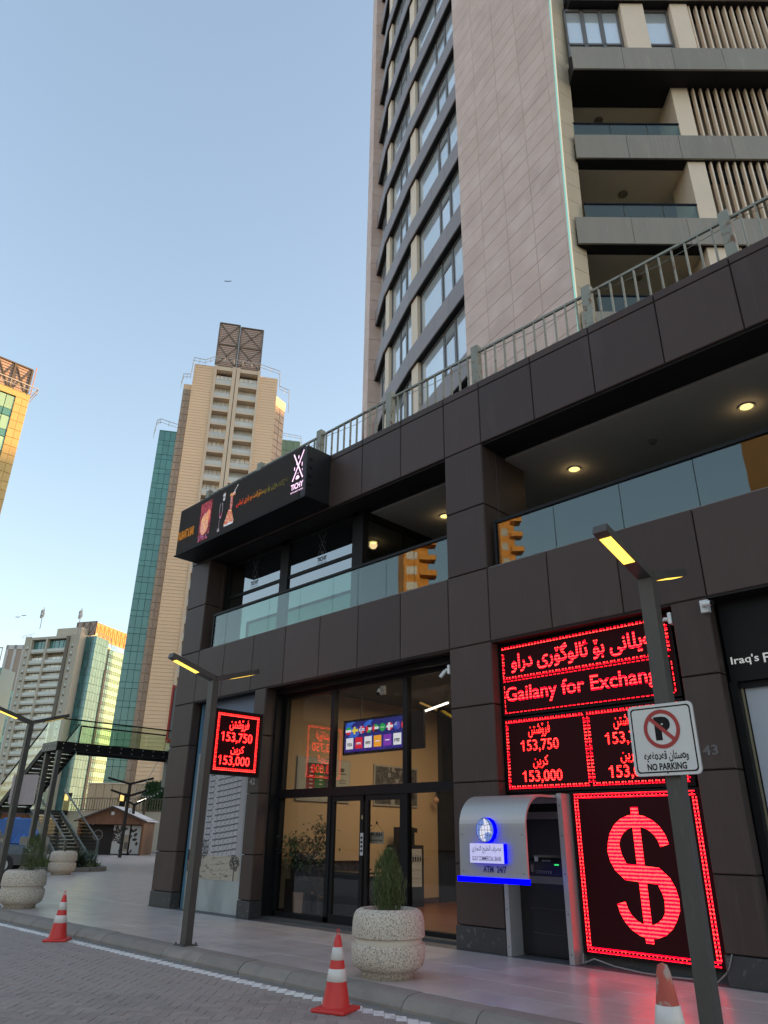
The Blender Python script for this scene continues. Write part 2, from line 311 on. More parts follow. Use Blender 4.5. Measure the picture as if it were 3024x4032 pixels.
AR = {'ا': 'FE8D FE8E', 'ب': 'FE8F FE90 FE91 FE92', 'ت': 'FE95 FE96 FE97 FE98', 'ج': 'FE9D FE9E FE9F FEA0', 'خ': 'FEA5 FEA6 FEA7 FEA8', 'د': 'FEA9 FEAA', 'ر': 'FEAD FEAE', 'ز': 'FEAF FEB0', 'س': 'FEB1 FEB2 FEB3 FEB4', 'ش': 'FEB5 FEB6 FEB7 FEB8', 'ص': 'FEB9 FEBA FEBB FEBC', 'غ': 'FECD FECE FECF FED0', 'ف': 'FED1 FED2 FED3 FED4', 'ق': 'FED5 FED6 FED7 FED8', 'ك': 'FED9 FEDA FEDB FEDC', 'گ': 'FB92 FB93 FB94 FB95', 'ک': 'FB8E FB8F FB90 FB91', 'ل': 'FEDD FEDE FEDF FEE0', 'م': 'FEE1 FEE2 FEE3 FEE4', 'ن': 'FEE5 FEE6 FEE7 FEE8', 'ه': 'FEE9 FEEA FEEB FEEC', 'ە': 'FEE9 FEEA', 'و': 'FEED FEEE', 'ۆ': 'FBD9 FBDA', 'ی': 'FBFC FBFD FBFE FBFF', 'ي': 'FEF1 FEF2 FEF3 FEF4', 'ئ': 'FE89 FE8A FE8B FE8C', 'ى': 'FEEF FEF0'}
def shape(t):
    out = []; prev = False
    for i, c in enumerate(t):
        if c not in AR: out.append(c); prev = False; continue
        f = AR[c].split(); nx = len(f) == 4 and i + 1 < len(t) and t[i + 1] in AR
        k = (3 if nx else 1) if prev else (2 if nx else 0)
        ch = chr(int(f[k], 16)); out.append('o' if ch == '\ufee9' else ch); prev = nx
    return ''.join(reversed(out))
def raster(name, img, o, right, up, w, h, m, parent, mask=None, **kw):
    """numpy picture (rows top to bottom, linear RGB) as a grid of coloured faces: a flat print or a screen"""
    H, W = img.shape[:2]; r = np.array(right, float); u = np.array(up, float); o = np.array(o, float)
    gx, gy = np.meshgrid(np.arange(W + 1), np.arange(H + 1)); P = o + (gx.reshape(-1, 1) / W * w) * r + ((1 - gy.reshape(-1, 1) / H) * h) * u
    ii, jj = np.meshgrid(np.arange(H), np.arange(W), indexing='ij'); ii = ii.ravel(); jj = jj.ravel()
    if mask is not None: k = mask.ravel(); ii = ii[k]; jj = jj[k]
    F = np.stack([(ii + 1) * (W + 1) + jj, (ii + 1) * (W + 1) + jj + 1, ii * (W + 1) + jj + 1, ii * (W + 1) + jj], 1)
    me = bpy.data.meshes.new(name); me.from_pydata(P.tolist(), [], F.tolist()); me.materials.append(m)
    ca = me.color_attributes.new('print', 'FLOAT_COLOR', 'CORNER')
    c = np.ones((len(F), 4, 4), np.float32); c[:, :, :3] = img[ii, jj][:, None, :]
    ca.data.foreach_set('color', c.reshape(-1)); me.update()
    return link(name, me, parent, **kw)
# ------------------------------------------------------------------ ground, road, kerb, pavement
ZR = -0.135
MB().quad((-1500, -1500, -0.30), (1500, -1500, -0.30), (1500, 1500, -0.30), (-1500, 1500, -0.30)).build('ground', M_asphalt, kind='structure')
# pavement: body slab plus individually laid large tiles near the camera
pav = MB().box(-110, 60, -2.93, 90, -0.25, -0.012).box(-110, -45, -40, -2.93, -0.25, -0.012).build('pavement', mat('pavement_joint', (0.13, 0.13, 0.135), 0.9), kind='structure')
tm = {}
def slab(x0, x1, y0, y1, store, nm, par, m, z0=-0.05, z1=0.0, jit=0.0015):
    w, d = round(x1 - x0, 3), round(y1 - y0, 3)
    k = (w, d, nm, m.name)
    if k not in tm: tm[k] = MB().panel(0, w, 0, d, z0, z1, Fr2, 0.003).mesh(nm, m)
    return link(nm, tm[k], par, loc=(x0, y0, random.uniform(-jit, jit)))
class _F2:
    def p(s, u, n, z): return (u, z, n)       # panel() outward axis becomes up
Fr2 = _F2()
# panel with z as outward axis flips winding: rebuild faces with a simple top-chamfered slab
def topslab(w, d, z0, z1, ch):
    m = MB(); a = [(0, 0), (w, 0), (w, d), (0, d)]; c = [(ch, ch), (w - ch, ch), (w - ch, d - ch), (ch, d - ch)]
    m.add([(x, y, z0) for x, y in a] + [(x, y, z1 - ch) for x, y in a] + [(x, y, z1) for x, y in c],
          [(3, 2, 1, 0)] + [(i, (i + 1) % 4, 4 + (i + 1) % 4, 4 + i) for i in range(4)] + [(4 + i, 4 + (i + 1) % 4, 8 + (i + 1) % 4, 8 + i) for i in range(4)] + [(8, 9, 10, 11)])
    return m
g = 0.004
TW, TD = 1.2, 0.572
tile_me = topslab(TW - g, TD - g, -0.03, 0, 0.002).mesh('paving_tile', M_pave)
far = MB(); cnt = 0
for j in range(5):
    y0 = -2.93 + 0.02 + j * TD; off = (j % 2) * 0.6
    for i in range(-19, 4):
        x0 = i * TW + off
        if x0 > 1.5: continue
        link('paving_tile', tile_me, pav, loc=(x0, y0, random.uniform(-.0012, .0012))); cnt += 1
def fartile(x0, y0, w, d):
    far.add([(x0, y0, -0.008), (x0 + w, y0, -0.008), (x0 + w, y0 + d, -0.008), (x0, y0 + d, -0.008), (x0 + .003, y0 + .003, random.uniform(-.001, .001)), (x0 + w - .003, y0 + .003, 0), (x0 + w - .003, y0 + d - .003, 0), (x0 + .003, y0 + d - .003, 0)],
            [(0, 1, 5, 4), (1, 2, 6, 5), (2, 3, 7, 6), (3, 0, 4, 7), (4, 5, 6, 7)])
for j in range(0, 60):
    y0 = -0.05 + j * 1.2
    for i in range(38):
        x0 = -17.75 - (i + 1) * 1.2
        if x0 < -66: continue
        fartile(x0 + 0.004, y0, 1.196, 1.196)
for j in range(5):
    for i in range(-56, -19): fartile(i * TW + (j % 2) * .6, -2.93 + .02 + j * TD, TW - g, TD - g)
far.build('paving_tiles', M_pave, pav, kind='stuff')
# dark border course along the shop fronts
bt = topslab(0.61 - g, 0.5, -0.03, 0.003, 0.002).mesh('border_stone', mat('dark_border_stone', (0.085, 0.085, 0.09), 0.5, 0, 0.15, 3))
for i in range(34): link('border_stone', bt, pav, loc=(-17.6 + i * 0.61, -0.055, 0))
# kerb: separate stones with a rolled front edge
kerb = MB().box(-60, 40, -3.0, -2.935, -0.25, -0.03).build('kerb', mat('kerb_joint', (0.10, 0.10, 0.095), 0.9), kind='structure')
def kstone(L):
    pr = [(-3.26, -0.24), (-3.26, -0.105), (-3.215, -0.045), (-3.15, -0.010), (-3.09, 0.0), (-2.925, 0.004), (-2.925, -0.2)]
    return MB().poly(pr, (0, L), axis='x')
ks = kstone(0.985).mesh('kerb_stone', M_kerb)
for i in range(-44, 8): link('kerb_stone', ks, kerb, loc=(i * 1.0 - .3, random.uniform(-.006, .006), random.uniform(-.004, .002)))
# gutter strip between kerb and bricks
MB().box(-60, 40, -3.40, -3.255, -0.3, ZR - 0.004).build('gutter', mat('gutter_concrete', (0.20, 0.19, 0.175), 0.85, 0, 0.3, 5, bump=.3), kind='structure')
# road: bed plus herringbone pavers at 45 degrees
road = MB().box(-60, 40, -13.0, -3.25, -0.29, ZR - 0.006).build('road', M_joint, kind='structure')
BL, BW = 0.232, 0.116; c45 = math.cos(R(45))
bm = topslab(BL - .007, BW - .007, -0.05, 0, 0.003)
def herring():
    out = []
    for r in range(-120, 240):
        for c in range(-80, 90):
            x = (c * 4 - (r % 4)) * BW; y = r * BW
            out.append((x, y, 0)); out.append((x + 2 * BW, y, 1))      # horizontal then vertical (spans y..y+2)
    return out
near = []; mid_ = MB()
for (x, y, v) in herring():
    cx, cy = (x + BW, y + BW / 2) if v == 0 else (x + BW / 2, y + BW)
    wx = -8.0 + (cx - cy) * c45; wy = -12.0 + (cx + cy) * c45
    if not (-26 < wx < 3.0 and -9.3 < wy < -3.44): continue
    d = Vector((wx, wy, ZR)) - CAMP; z = d.dot(_fw)
    if z < .3: continue
    sx = d.dot(_rt) / z * 2840 + 1512; sy = 2016 - d.dot(_up) / z * 2840
    if not (-700 < sx < 3700 and sy < 5000): continue
    white = -3.60 < wy < -3.452
    near.append((z, x, y, v, wx, wy, white))
near.sort(key=lambda q: q[0])
vis = [q for q in near if -50 < (Vector((q[4], q[5], ZR)) - CAMP).dot(_rt) / q[0] * 2840 + 1512 < 3074 and 2016 - (Vector((q[4], q[5], ZR)) - CAMP).dot(_up) / q[0] * 2840 < 4080]
single = set(id(q) for q in vis[:300])
bme = {0: bm.mesh('brick', M_brick), 1: bm.mesh('brick', M_whiteline)}
def bpose(q):
    z, x, y, v, wx, wy, w = q
    lx, ly = (x, y)
    ox = -8.0 + (lx - ly) * c45; oy = -12.0 + (lx + ly) * c45
    if v == 0: return ox, oy, R(45)
    lx2 = x + BW; return -8.0 + (lx2 - ly) * c45, -12.0 + (lx2 + ly) * c45, R(135)
rest = MB()
for q in near:
    ox, oy, a = bpose(q); dz = random.uniform(-.002, .003)
    if id(q) in single:
        o = link('brick', bme[1 if q[6] else 0], road, loc=(ox, oy, ZR + dz)); o.rotation_euler = (0, 0, a)
    else:
        ca, sa = math.cos(a), math.sin(a)
        rest.add([(ox + p[0] * ca - p[1] * sa, oy + p[0] * sa + p[1] * ca, ZR + dz + p[2]) for p in bm.v], bm.f[1:], 1 if q[6] else 0)
rest.build('bricks', [M_brick, M_whiteline], road, kind='stuff')
# painted edge line beyond the laid bricks
# ------------------------------------------------------------------ podium building (front face is the plane y = 0)
pod = thing('podium_building', 'dark brown clad two storey podium with shopfronts, glass balconies and roof railing', 'building', (-7.8, 0, 0))
JX = [-17.66, -16.72, -15.53, -14.30, -13.07, -11.86, -10.65, -9.44, -8.22, -7.30, -6.07, -4.83, -3.59, -2.35, -1.1, .15, 1.4, 2.65, 3.9]
ZB = [0.33, 1.18, 2.385, 3.59, 4.635]
g = 0.007
def P(x0, x1, z0, z1, m=M_clad, nm='panel', n1=0.0, th=0.05):
    MB().panel(x0 + g, x1 - g, z0 + g, z1 - g, n1 - th, n1).build(nm, m, pod)
def side(x, y0, y1, z0, z1, face=1, nm='side_panel', m=M_clad):
    """panel on a return face at plane X = x looking towards +X (face=1)"""
    fr = Fr(x, y0, 0) if face > 0 else Fr(x, y1, 180)
    MB().panel(g, (y1 - y0) - g, z0 + g, z1 - g, -0.04, 0, fr).build(nm, m, pod)
for a, b in zip(JX, JX[1:]):
    P(a, b, 4.635, 5.97); P(a, b, 8.53, 9.785); P(a, b, 9.785, 9.96, nm='coping')
for a, b in ((-17.66, -16.72), (-8.22, -7.30), (-4.12, -3.60), (-14.08, -13.66)):
    for z0, z1 in zip(ZB, ZB[1:]): P(a, b, z0, z1)
    MB().panel(a - .004, b + .01, 0, .325, -.05, .012, WF, .008).build('plinth_stone', M_stoneplinth, pod)
for a, b in ((-17.66, -16.72), (-8.22, -7.30)):
    for z0, z1 in ((5.97, 7.25), (7.25, 8.53)): P(a, b, z0, z1)
# returns
for x, d in ((-16.72, .24), (-13.66, .60), (-7.30, .22), (-3.60, .24)):
    for z0, z1 in zip(ZB, ZB[1:]): side(x, 0.006, d, z0, z1)
    MB().panel(0, d, 0, .325, -.04, .012, Fr(x, 0.0, 0), .008).build('plinth_stone', M_stoneplinth, pod)
for x in (-16.72, -7.30):
    for z0, z1 in ((5.97, 7.25), (7.25, 8.53)):
        side(x, .006, .46, z0, z1); side(x, .46, 1.46 if x > -10 else .6, z0, z1)
# structure behind the cladding
b = MB()
b.box(-17.62, 3.9, .055, .30, 4.66, 5.96); b.box(-17.62, 3.9, .055, .78, 8.55, 9.95); b.box(-17.62, 3.9, .30, 7.5, 4.98, 5.96)
for a, c, d in ((-17.62, -16.77, 7), (-8.18, -7.345, 1.45), (-4.08, -3.65, 5), (-14.04, -13.705, 6.2)): b.box(a, c, .055, d, 0, 4.66)
for a, c, d in ((-17.62, -16.77, 4), (-8.18, -7.345, 1.45)): b.box(a, c, .055, d, 5.96, 8.55)
b.box(-17.62, 3.9, 7.5, 7.7, 0, 9.9); b.box(-17.6, 3.9, .3, 7.6, 8.75, 9.70); b.box(-17.6, -17.2, .3, 7.6, 0, 9.9); b.box(3.7, 3.9, .3, 7.6, 0, 9.9)
b.build('structural_frame', M_back, pod)
s = MB(); s.box(-17.6, 3.9, .05, .78, 8.50, 8.54); s.box(-16.7, 3.9, .02, .30, 4.612, 4.640); s.build('soffit', M_soffit, pod)
MB().box(-17.0, 3.7, .80, 7.4, 8.455, 8.60).build('terrace_ceiling', M_ceil, pod)
MB().box(-17.2, 3.7, .05, 7.5, 5.955, 5.99).build('terrace_floor', mat('terrace_floor_tile', (.2, .19, .18), .5), pod)
MB().box(-17.2, 3.7, 5.6, 5.7, 5.98, 8.46).build('terrace_back_wall', mat('terrace_wall_paint', (.16, .155, .15), .8), pod)
for k, x in enumerate((-12.36, -9.94, -6.49, -3.09, .3)):
    d = MB().lathe([(0.0, 0), (.105, 0), (.105, .01)], 24, (x, 2.05), 0, 8.440); o = d.build('downlight', M_down, pod)
    MB().lathe([(.106, -.003), (.135, -.008), (.135, .02)], 24, (x, 2.05), 0, 8.440).build('trim_ring', M_silver, o)
MB().lathe([(0, -.05), (.05, -.05), (.075, -.02), (.09, 0), (.09, .02)], 20, (-4.82, 2.07), 0, 8.44).build('smoke_detector', M_wingray, pod)
ld = bpy.data.lights.new('downlight_glow', 'POINT'); ld.energy = 0.35; ld.color = (1, .72, .35); ld.shadow_soft_size = .1
for x in (-12.36, -9.94, -6.49, -3.09):
    lo = bpy.data.objects.new('downlight_glow', ld); COL.objects.link(lo); lo.location = (x, 2.05, 8.36)
# balcony glass: left run x -16.22..-8.28, right run x -7.15..3
def railing(xs, y, nm):
    for a, c in zip(xs, xs[1:]):
        MB().box(a + .006, c - .006, y, y + .012, 5.99, 6.83).build('glass_pane', M_glassgreen, pod)
    MB().box(xs[0], xs[-1], y - .03, y + .045, 6.83, 6.885).build('handrail', M_black, pod)
railing([-16.25, -15.70, -15.04, -13.88, -12.70, -11.55, -10.75, -9.91, -9.13, -8.24], .075, 'a')
railing([-7.15, -5.94, -4.71, -3.50, -2.27, -1.04, .2, 1.4, 2.6], .15, 'b')
MB().box(-7.19, -7.14, .12, .19, 5.99, 6.885).box(-16.29, -16.25, .05, .11, 5.99, 6.885).build('end_post', M_black, pod)
# restaurant glazing upstairs (plane y = .6)
gz = MB()
for x0, x1 in ((-16.7, -16.52), (-14.20, -13.88), (-11.50, -11.15)): gz.box(x0, x1, .55, .72, 5.99, 8.50)
gz.box(-16.6, -11.3, .57, .66, 7.44, 7.52); gz.box(-16.6, -11.3, .55, .70, 8.40, 8.50)
gz.box(-11.2, -11.1, .7, 3.4, 8.3, 8.46); gz.box(-11.2, -11.1, 1.9, 2.0, 5.99, 8.4)
gz.build('window_frame', M_black, pod)
for x0, x1 in ((-16.52, -14.20), (-13.88, -11.50)):
    MB().box(x0, x1, .60, .606, 7.52, 8.40).build('window_pane', glass('restaurant_glass', (.16, .16, .16), .30, 1.6), pod)
    MB().box(x0, x1, .60, .606, 6.0, 7.44).build('window_pane', MATS['restaurant_glass'], pod)
MB().box(-11.16, -11.14, .72, 3.4, 6.0, 8.3).build('window_pane', M_glasssky, pod)
MB().box(-16.9, -11.3, 3.4, 3.5, 5.98, 8.45).build('restaurant_inner_wall', M_back, pod)
# etched restaurant logo on both panes
def xlogo(x, z, h, y, m, par, right=(1, 0, 0), nm='logo', txt='TICHY', thick=.022):
    w = h * .42; k = MB(); r = Vector(right); U = Vector((0, 0, 1)); O = Vector((x, y, z))
    def pt(a, c): return O + r * (a * w) + U * (c * h)
    def seg(a, c, t=thick):
        a = pt(*a); c = pt(*c); d = (c - a).normalized(); nrm = r.cross(U); sd = d.cross(nrm) * t / 2
        k.quad(a - sd, c - sd, c + sd, a + sd)
    seg((-.42, .98), (.42, .30)); seg((.42, .98), (-.42, .30))
    def blob(a, c, rw, rh, n=10):
        k.add([pt(a + rw * math.cos(2 * math.pi * i / n), c + rh * math.sin(2 * math.pi * i / n)) for i in range(n)], [tuple(range(n))])
    blob(0, .34, .16, .035); blob(0, .385, .12, .012); blob(-.30, .60, .035, .05); blob(.32, .64, .03, .06); blob(0, .86, .04, .05); blob(.14, .72, .02, .03); blob(-.14, .7, .02, .03); blob(.36, .50, .02, .03)
    for i in (-.07, 0, .07): blob(i, .45, .014, .012)
    o = k.build(nm, m, par)
    put_text(txt, pt(-.5, .08), right, (0, 0, 1), w, h * .14, m, par, 'logo_lettering', .02)
    put_text('RESTAURANT & BAR', pt(-.5, .0), right, (0, 0, 1), w, h * .035, m, par, 'logo_lettering', .0)
    return o
M_etch = mat('etched_vinyl', (.05, .05, .055), .6)
xlogo(-15.36, 7.57, .80, .592, M_etch, pod, nm='window_logo'); xlogo(-12.62, 7.55, .80, .592, M_etch, pod, nm='window_logo')
# ---------------- ground floor bay one: exchange shop front (glass plane y = .58)
fr_ = MB()
YF0, YF1 = .52, .64
fr_.box(-13.66, -13.60, .30, .66, 0.05, 4.60); fr_.box(-13.56, -13.50, YF0, YF1, 0.05, 4.60)
for x0, x1, z0, z1 in ((-11.97, -11.86, 0, 4.5), (-9.86, -9.74, 0, 4.5), (-8.35, -8.23, 0, 4.6)): fr_.box(x0, x1, YF0, YF1, z0, z1)
fr_.box(-13.6, -8.24, YF0 - .01, YF1 + .01, 2.30, 2.47); fr_.box(-13.6, -8.24, YF0 - .01, YF1 + .01, 4.42, 4.62); fr_.box(-13.6, -8.24, .30, .66, 4.5, 4.66)
fr_.box(-13.6, -11.86, YF0, YF1, .02, .14); fr_.box(-9.8, -8.24, YF0, YF1, .02, .12)
fr_.build('shopfront_frame', M_black, pod)
MB().box(-13.7, -8.22, .3, .75, -.02, .05).build('threshold', M_darkmetal, pod)
for x0, x1, z0, z1 in ((-13.5, -11.97, .14, 2.30), (-9.74, -8.35, .12, 2.30), (-13.5, -11.97, 2.47, 4.42), (-11.86, -9.86, 2.47, 4.42), (-9.74, -8.35, 2.47, 4.42)):
    MB().box(x0, x1, .578, .586, z0, z1).build('window_pane', M_glassdark, pod)
# double door
for x0, x1, hx in ((-11.86, -10.93, -10.98), (-10.87, -9.86, -10.70)):
    d = MB(); d.box(x0, x0 + .09, .54, .60, .05, 2.30); d.box(x1 - .09, x1, .54, .60, .05, 2.30); d.box(x0, x1, .535, .605, 2.2, 2.30); d.box(x0, x1, .535, .605, .05, .2)
    o = d.build('door', M_black, pod)
    MB().box(x0 + .09, x1 - .09, .567, .575, .2, 2.2).build('door_pane', M_glassdark, o)
    if hx > -10.9: MB().tube((hx, .44, .75), (hx, .44, 2.15), .018, 8).tube((hx, .44, 1.75), (hx, .56, 1.75), .012, 6).tube((hx, .44, 1.0), (hx, .56, 1.0), .012, 6).build('door_handle', M_black, o)
# white sticker column and lock badges on the door stile
MB().box(-10.985, -10.905, .530, .534, 1.23, 1.62).build('door_sticker', mat('sticker_white', (.5, .5, .5), .5), pod)
put_text('▮▯▮', (-10.975, .527, 1.30), (1, 0, 0), (0, 0, 1), .06, .03, M_black, pod) if False else None
for k in range(4): MB().box(-10.97, -10.92, .527, .530, 1.29 + k * .075, 1.33 + k * .075).build('sticker_mark', M_black, pod)
put_text('Q', (-10.97, .530, 1.86), (1, 0, 0), (0, 0, 1), .05, .07, mat('gold_vinyl', (.55, .42, .18), .5), pod, 'door_badge', .03)
# ---------------- ground floor bay two: building photograph on panel, blue film above
wp = MB(); wp.box(-16.70, -13.70, .275, .30, 0, 4.62); wp.build('bay_backing', mat('frosted_film', (.40, .43, .42), .55, 0, .15, 3, (1, 1, .6), second=(.26, .29, .285), thr=(.45, .7, 2)), pod)
rng = np.random.RandomState(3)
def tower_print():
    W, H = 110, 170; im = np.zeros((H, W, 3)); im[:] = (.42, .40, .41)
    yy, xx = np.mgrid[0:H, 0:W]
    bend = (xx - 30) * .10 + ((xx - 55) / 55.) ** 2 * 3
    row = ((yy + bend * .8) % 8)
    body = xx > 12
    band = (row < 2.2) & body & (xx < 104) & ~((xx > 42) & (xx < 50)) & ~((xx > 28) & (xx < 33))
    im[band] = (.09, .09, .10)
    win = (row > 3.5) & (row < 6.8) & ((xx % 9) < 1.2) & body; im[win] = (.25, .25, .26)
    im[(xx > 28) & (xx < 31)] = (.12, .12, .13); im[(xx > 42) & (xx < 44)] = (.2, .2, .2); im[:, 100:] = (.33, .31, .32)
    im *= (1.0 + .12 * rng.randn(H, W, 1) * .5)
    im[140:, :] = im[140:, :] * .2 + np.array((.42, .36, .27)) * .8
    for _ in range(60):
        x = rng.randint(0, W - 8); y = rng.randint(142, H - 3); im[y:y + rng.randint(1, 4), x:x + rng.randint(2, 9)] = rng.uniform(.05, .45) * np.array((1, .85, .7))
    for cx, cy, r in ((30, 132, 15), (99, 148, 10), (2, 140, 8)):
        for _ in range(420):
            a = rng.rand() * 6.28; q = r * math.sqrt(rng.rand()); x = int(cx + q * math.cos(a)); y = int(cy + q * math.sin(a) * .85)
            if 0 <= x < W and 0 <= y < H: im[y, x] = np.array((.035, .028, .026)) * rng.uniform(.6, 1.8)
        if 0 <= cx < W: im[cy:min(H, cy + 22), max(0, cx - 1):cx + 1] = (.05, .04, .035)
    return np.clip(im, 0, 1)
raster('poster_print', tower_print(), (-16.62, .268, .64), (1, 0, 0), (0, 0, 1), 2.14, 2.75, print_mat('tower_poster_print'), pod, label='black and white photograph of a residential tower printed on the panel')
W_ = 40; gr = np.zeros((24, W_, 3)); t = np.linspace(0, 1, 24)[:, None]
gr[:] = (np.array([.10, .115, .17]) * (1 - t) + np.array([.10, .19, .30]) * t)[:, None, :]
raster('blue_film_print', gr, (-16.66, .268, 3.40), (1, 0, 0), (0, 0, 1), 2.95, 1.21, print_mat('blue_film_print_colour'), pod)
MB().box(-16.70, -16.62, .262, .27, 0, 4.6).build('pale_blue_edge', mat('pale_blue_film', (.10, .24, .36), .5), pod)
# ---------------- bay with LED signs: dark recess wall
MB().box(-7.30, -4.10, .34, .40, 0, 4.62).build('recess_wall', M_back, pod)
MB().box(-6.15, -4.12, .30, .34, 0, .14).build('skirting', mat('dark_skirting', (.04, .04, .04), .6), pod)
# ---------------- bay four: black fascia with white lettering, pale roller panel
MB().box(-3.58, 3.7, .30, .36, 3.50, 4.62).build('shop_fascia', M_black, pod)
for w_, x_, l_ in (("Iraq's", -3.53, .36), ('First', -3.115, .34)): put_text(w_, (x_, .294, 3.70), (1, 0, 0), (0, 0, 1), l_, .125 if w_ == 'First' else .135, emit('fascia_white', (.75, .75, .75), .12), pod, 'fascia_lettering', .012)
MB().box(-3.60, -3.50, .28, .42, 0, 3.5).box(-3.5, 3.7, .36, .42, 3.42, 3.5).build('shop_frame', M_black, pod)
MB().box(-3.46, 3.7, .42, .44, .1, 3.42).build('frosted_pane', mat('frosted_white_pane', (.42, .46, .52), .35, 0, .06, 1), pod)
MB().box(-3.50, -3.475, .39, .42, .1, 3.42).build('frame_trim', mat('brass_trim', (.3, .26, .18), .4, .6), pod)
# house numbers
put_text('42', (-13.99, -.008, 2.565), (1, 0, 0), (0, 0, 1), .21, .125, mat('number_metal', (.30, .30, .30), .4), pod, 'house_number', .02)
put_text('43', (-3.985, -.008, 2.565), (1, 0, 0), (0, 0, 1), .20, .125, mat('number_dull', (.13, .125, .125), .4), pod, 'house_number', .02)
# cladding screws plate on bay one pillar
MB().box(-13.95, -13.70, -.012, 0, 3.375, 3.385).tube((-13.84, -.02, 3.38), (-13.84, 0, 3.38), .012, 8).build('bracket_strip', M_silver, pod)
# power cable along the foot of the LED signs
cab = MB(); pts = [(-6.12, .16, .13), (-6.1, .10, .02), (-5.9, .06, .10), (-5.6, .05, .045), (-5.2, .02, .02), (-4.8, .0, .02), (-4.5, .01, .03), (-4.28, .05, .02), (-4.15, .02, .12), (-4.08, -.02, .2), (-4.02, -.03, .34)]
for p, q_ in zip(pts, pts[1:]): cab.tube(p, q_, .009, 6)
tag(cab.build('power_cable', mat('grey_cable', (.25, .25, .24), .6)), 'thin grey power cable trailing along the ground below the dollar sign', 'cable')

# ------------------------------------------------------------------ railing on the podium roof
rail = thing('roof_railing', 'grey green metal railing with square posts along the podium roof edge', 'railing', (-7.4, .15, 9.96))
pm = MB().box(-.085, .085, -.07, .07, 0, .97).mesh('railing_post', M_railgreen)
bmr = MB().box(-.014, .014, -.02, .02, 0, .80).mesh('baluster', M_railgreen)
px = [-17.45, -14.90, -12.37, -9.90, -7.41, -4.81, -2.29, .25, 2.75]
for x in px: link('railing_post', pm, rail, loc=(x + 7.4, 0, 0))
for a, c in zip(px, px[1:]):
    o = MB().box(a + .085, c - .085, .125, .175, 10.76, 10.805).build('top_rail', M_railgreen, rail)
    wv = MB().tube((a + .1, .2, 10.74), ((a + c) / 2, .2, 10.63), .006, 4).tube(((a + c) / 2, .2, 10.63), (c - .1, .2, 10.70), .006, 4).build('guy_wire', M_railgreen, rail)
    n = 11
    for i in range(1, n): link('baluster', bmr, rail, loc=(a + (c - a) * i / n + 7.4, 0, 0))
MB().box(-17.5, 3, .12, .18, 9.955, 9.975).build('base_channel', M_railgreen, rail)

# ------------------------------------------------------------------ restaurant LED billboard
bb = thing('restaurant_billboard', 'long black LED billboard with food pictures and pink crossed skewer logo over the balcony', 'billboard', (-14.5, -.37, 8.6))
MB().box(-17.35, -11.95, -.73, -.01, 8.6, 9.95).build('cabinet', mat('billboard_black_metal', (.016, .015, .015), .5, 0, .15, 2, spec=.3), bb)
MB().panel(-11.95 + .004, -11.75, 8.62, 9.93, -.0, .727).build('end_cap', MATS['billboard_black_metal'], bb)
MB().box(-17.33, -11.97, -.738, -.731, 8.63, 9.92).build('led_face', mat('led_face_dark', (.05, .042, .038), .8, 0, .06, 60, (1, 1, 1), spec=.1), bb)
MB().box(-17.4, -11.70, -.76, 0, 8.575, 8.60).build('bottom_trim', M_black, bb)
MB().box(-14.2, -11.9, -.70, -.66, 9.95, 9.985).box(-17.2, -14.5, -.70, -.66, 9.95, 9.97).build('top_bracket', M_black, bb)
for k in range(4): MB().box(-11.80, -11.74, -.66, -.56, 8.9 + .22 * k, 8.96 + .22 * k).build('vent_slot', M_black, bb)
M_pink = emit('pink_led', (1.0, .66, .95), .35)
xlogo(-12.04, 8.80, 1.06, -.745, M_pink, bb, thick=.034)
def grad_text(s, x0, z0, w, h, par):
    me = text_mesh(s, MATS['__grad'], .012); n = len(me.vertices); a = np.empty(n * 3); me.vertices.foreach_get('co', a); a = a.reshape(-1, 3); mn = a.min(0); mx = a.max(0)
    b = np.stack([x0 + (a[:, 0] - mn[0]) / (mx[0] - mn[0]) * w, np.full(n, -.745), z0 + (a[:, 1] - mn[1]) / (mx[1] - mn[1]) * h], 1)
    me.vertices.foreach_set('co', b.reshape(-1)); me.update(); link('lettering', me, par)
m = bpy.data.materials.new('led_gradient_text'); m.use_nodes = True; nt = m.node_tree
gg = nd(nt, 'ShaderNodeNewGeometry'); sp = nd(nt, 'ShaderNodeSeparateXYZ'); nt.links.new(gg.outputs[0], sp.inputs[0])
mr = nd(nt, 'ShaderNodeMapRange'); mr.inputs[1].default_value = -14.5; mr.inputs[2].default_value = -12.4; nt.links.new(sp.outputs[0], mr.inputs[0])
rp = nd(nt, 'ShaderNodeValToRGB'); rp.color_ramp.elements[0].color = (1, .05, .04, 1); rp.color_ramp.elements[1].color = (.09, .09, .05, 1)
e_ = rp.color_ramp.elements.new(.35); e_.color = (.75, .25, .04, 1); e_ = rp.color_ramp.elements.new(.6); e_.color = (.25, .22, .05, 1)
nt.links.new(mr.outputs[0], rp.inputs[0]); em = nd(nt, 'ShaderNodeEmission'); nt.links.new(rp.outputs[0], em.inputs[0]); em.inputs[1].default_value = .15
nt.links.new(em.outputs[0], nt.nodes['Material Output'].inputs[0]); MATS['__grad'] = m
grad_text(shape('بەخێربێن بۆ ریستۆرانت و باری تیشی'), -14.52, 9.13, 2.13, .24, bb)
put_text('TAURANT & BAR', (-17.33, -.745, 9.0), (1, 0, 0), (0, 0, 1), .84, .27, emit('led_text_amber', (.75, .30, .05), .12), bb, 'lettering', .03)
M_scr = print_mat('billboard_screen', .14)
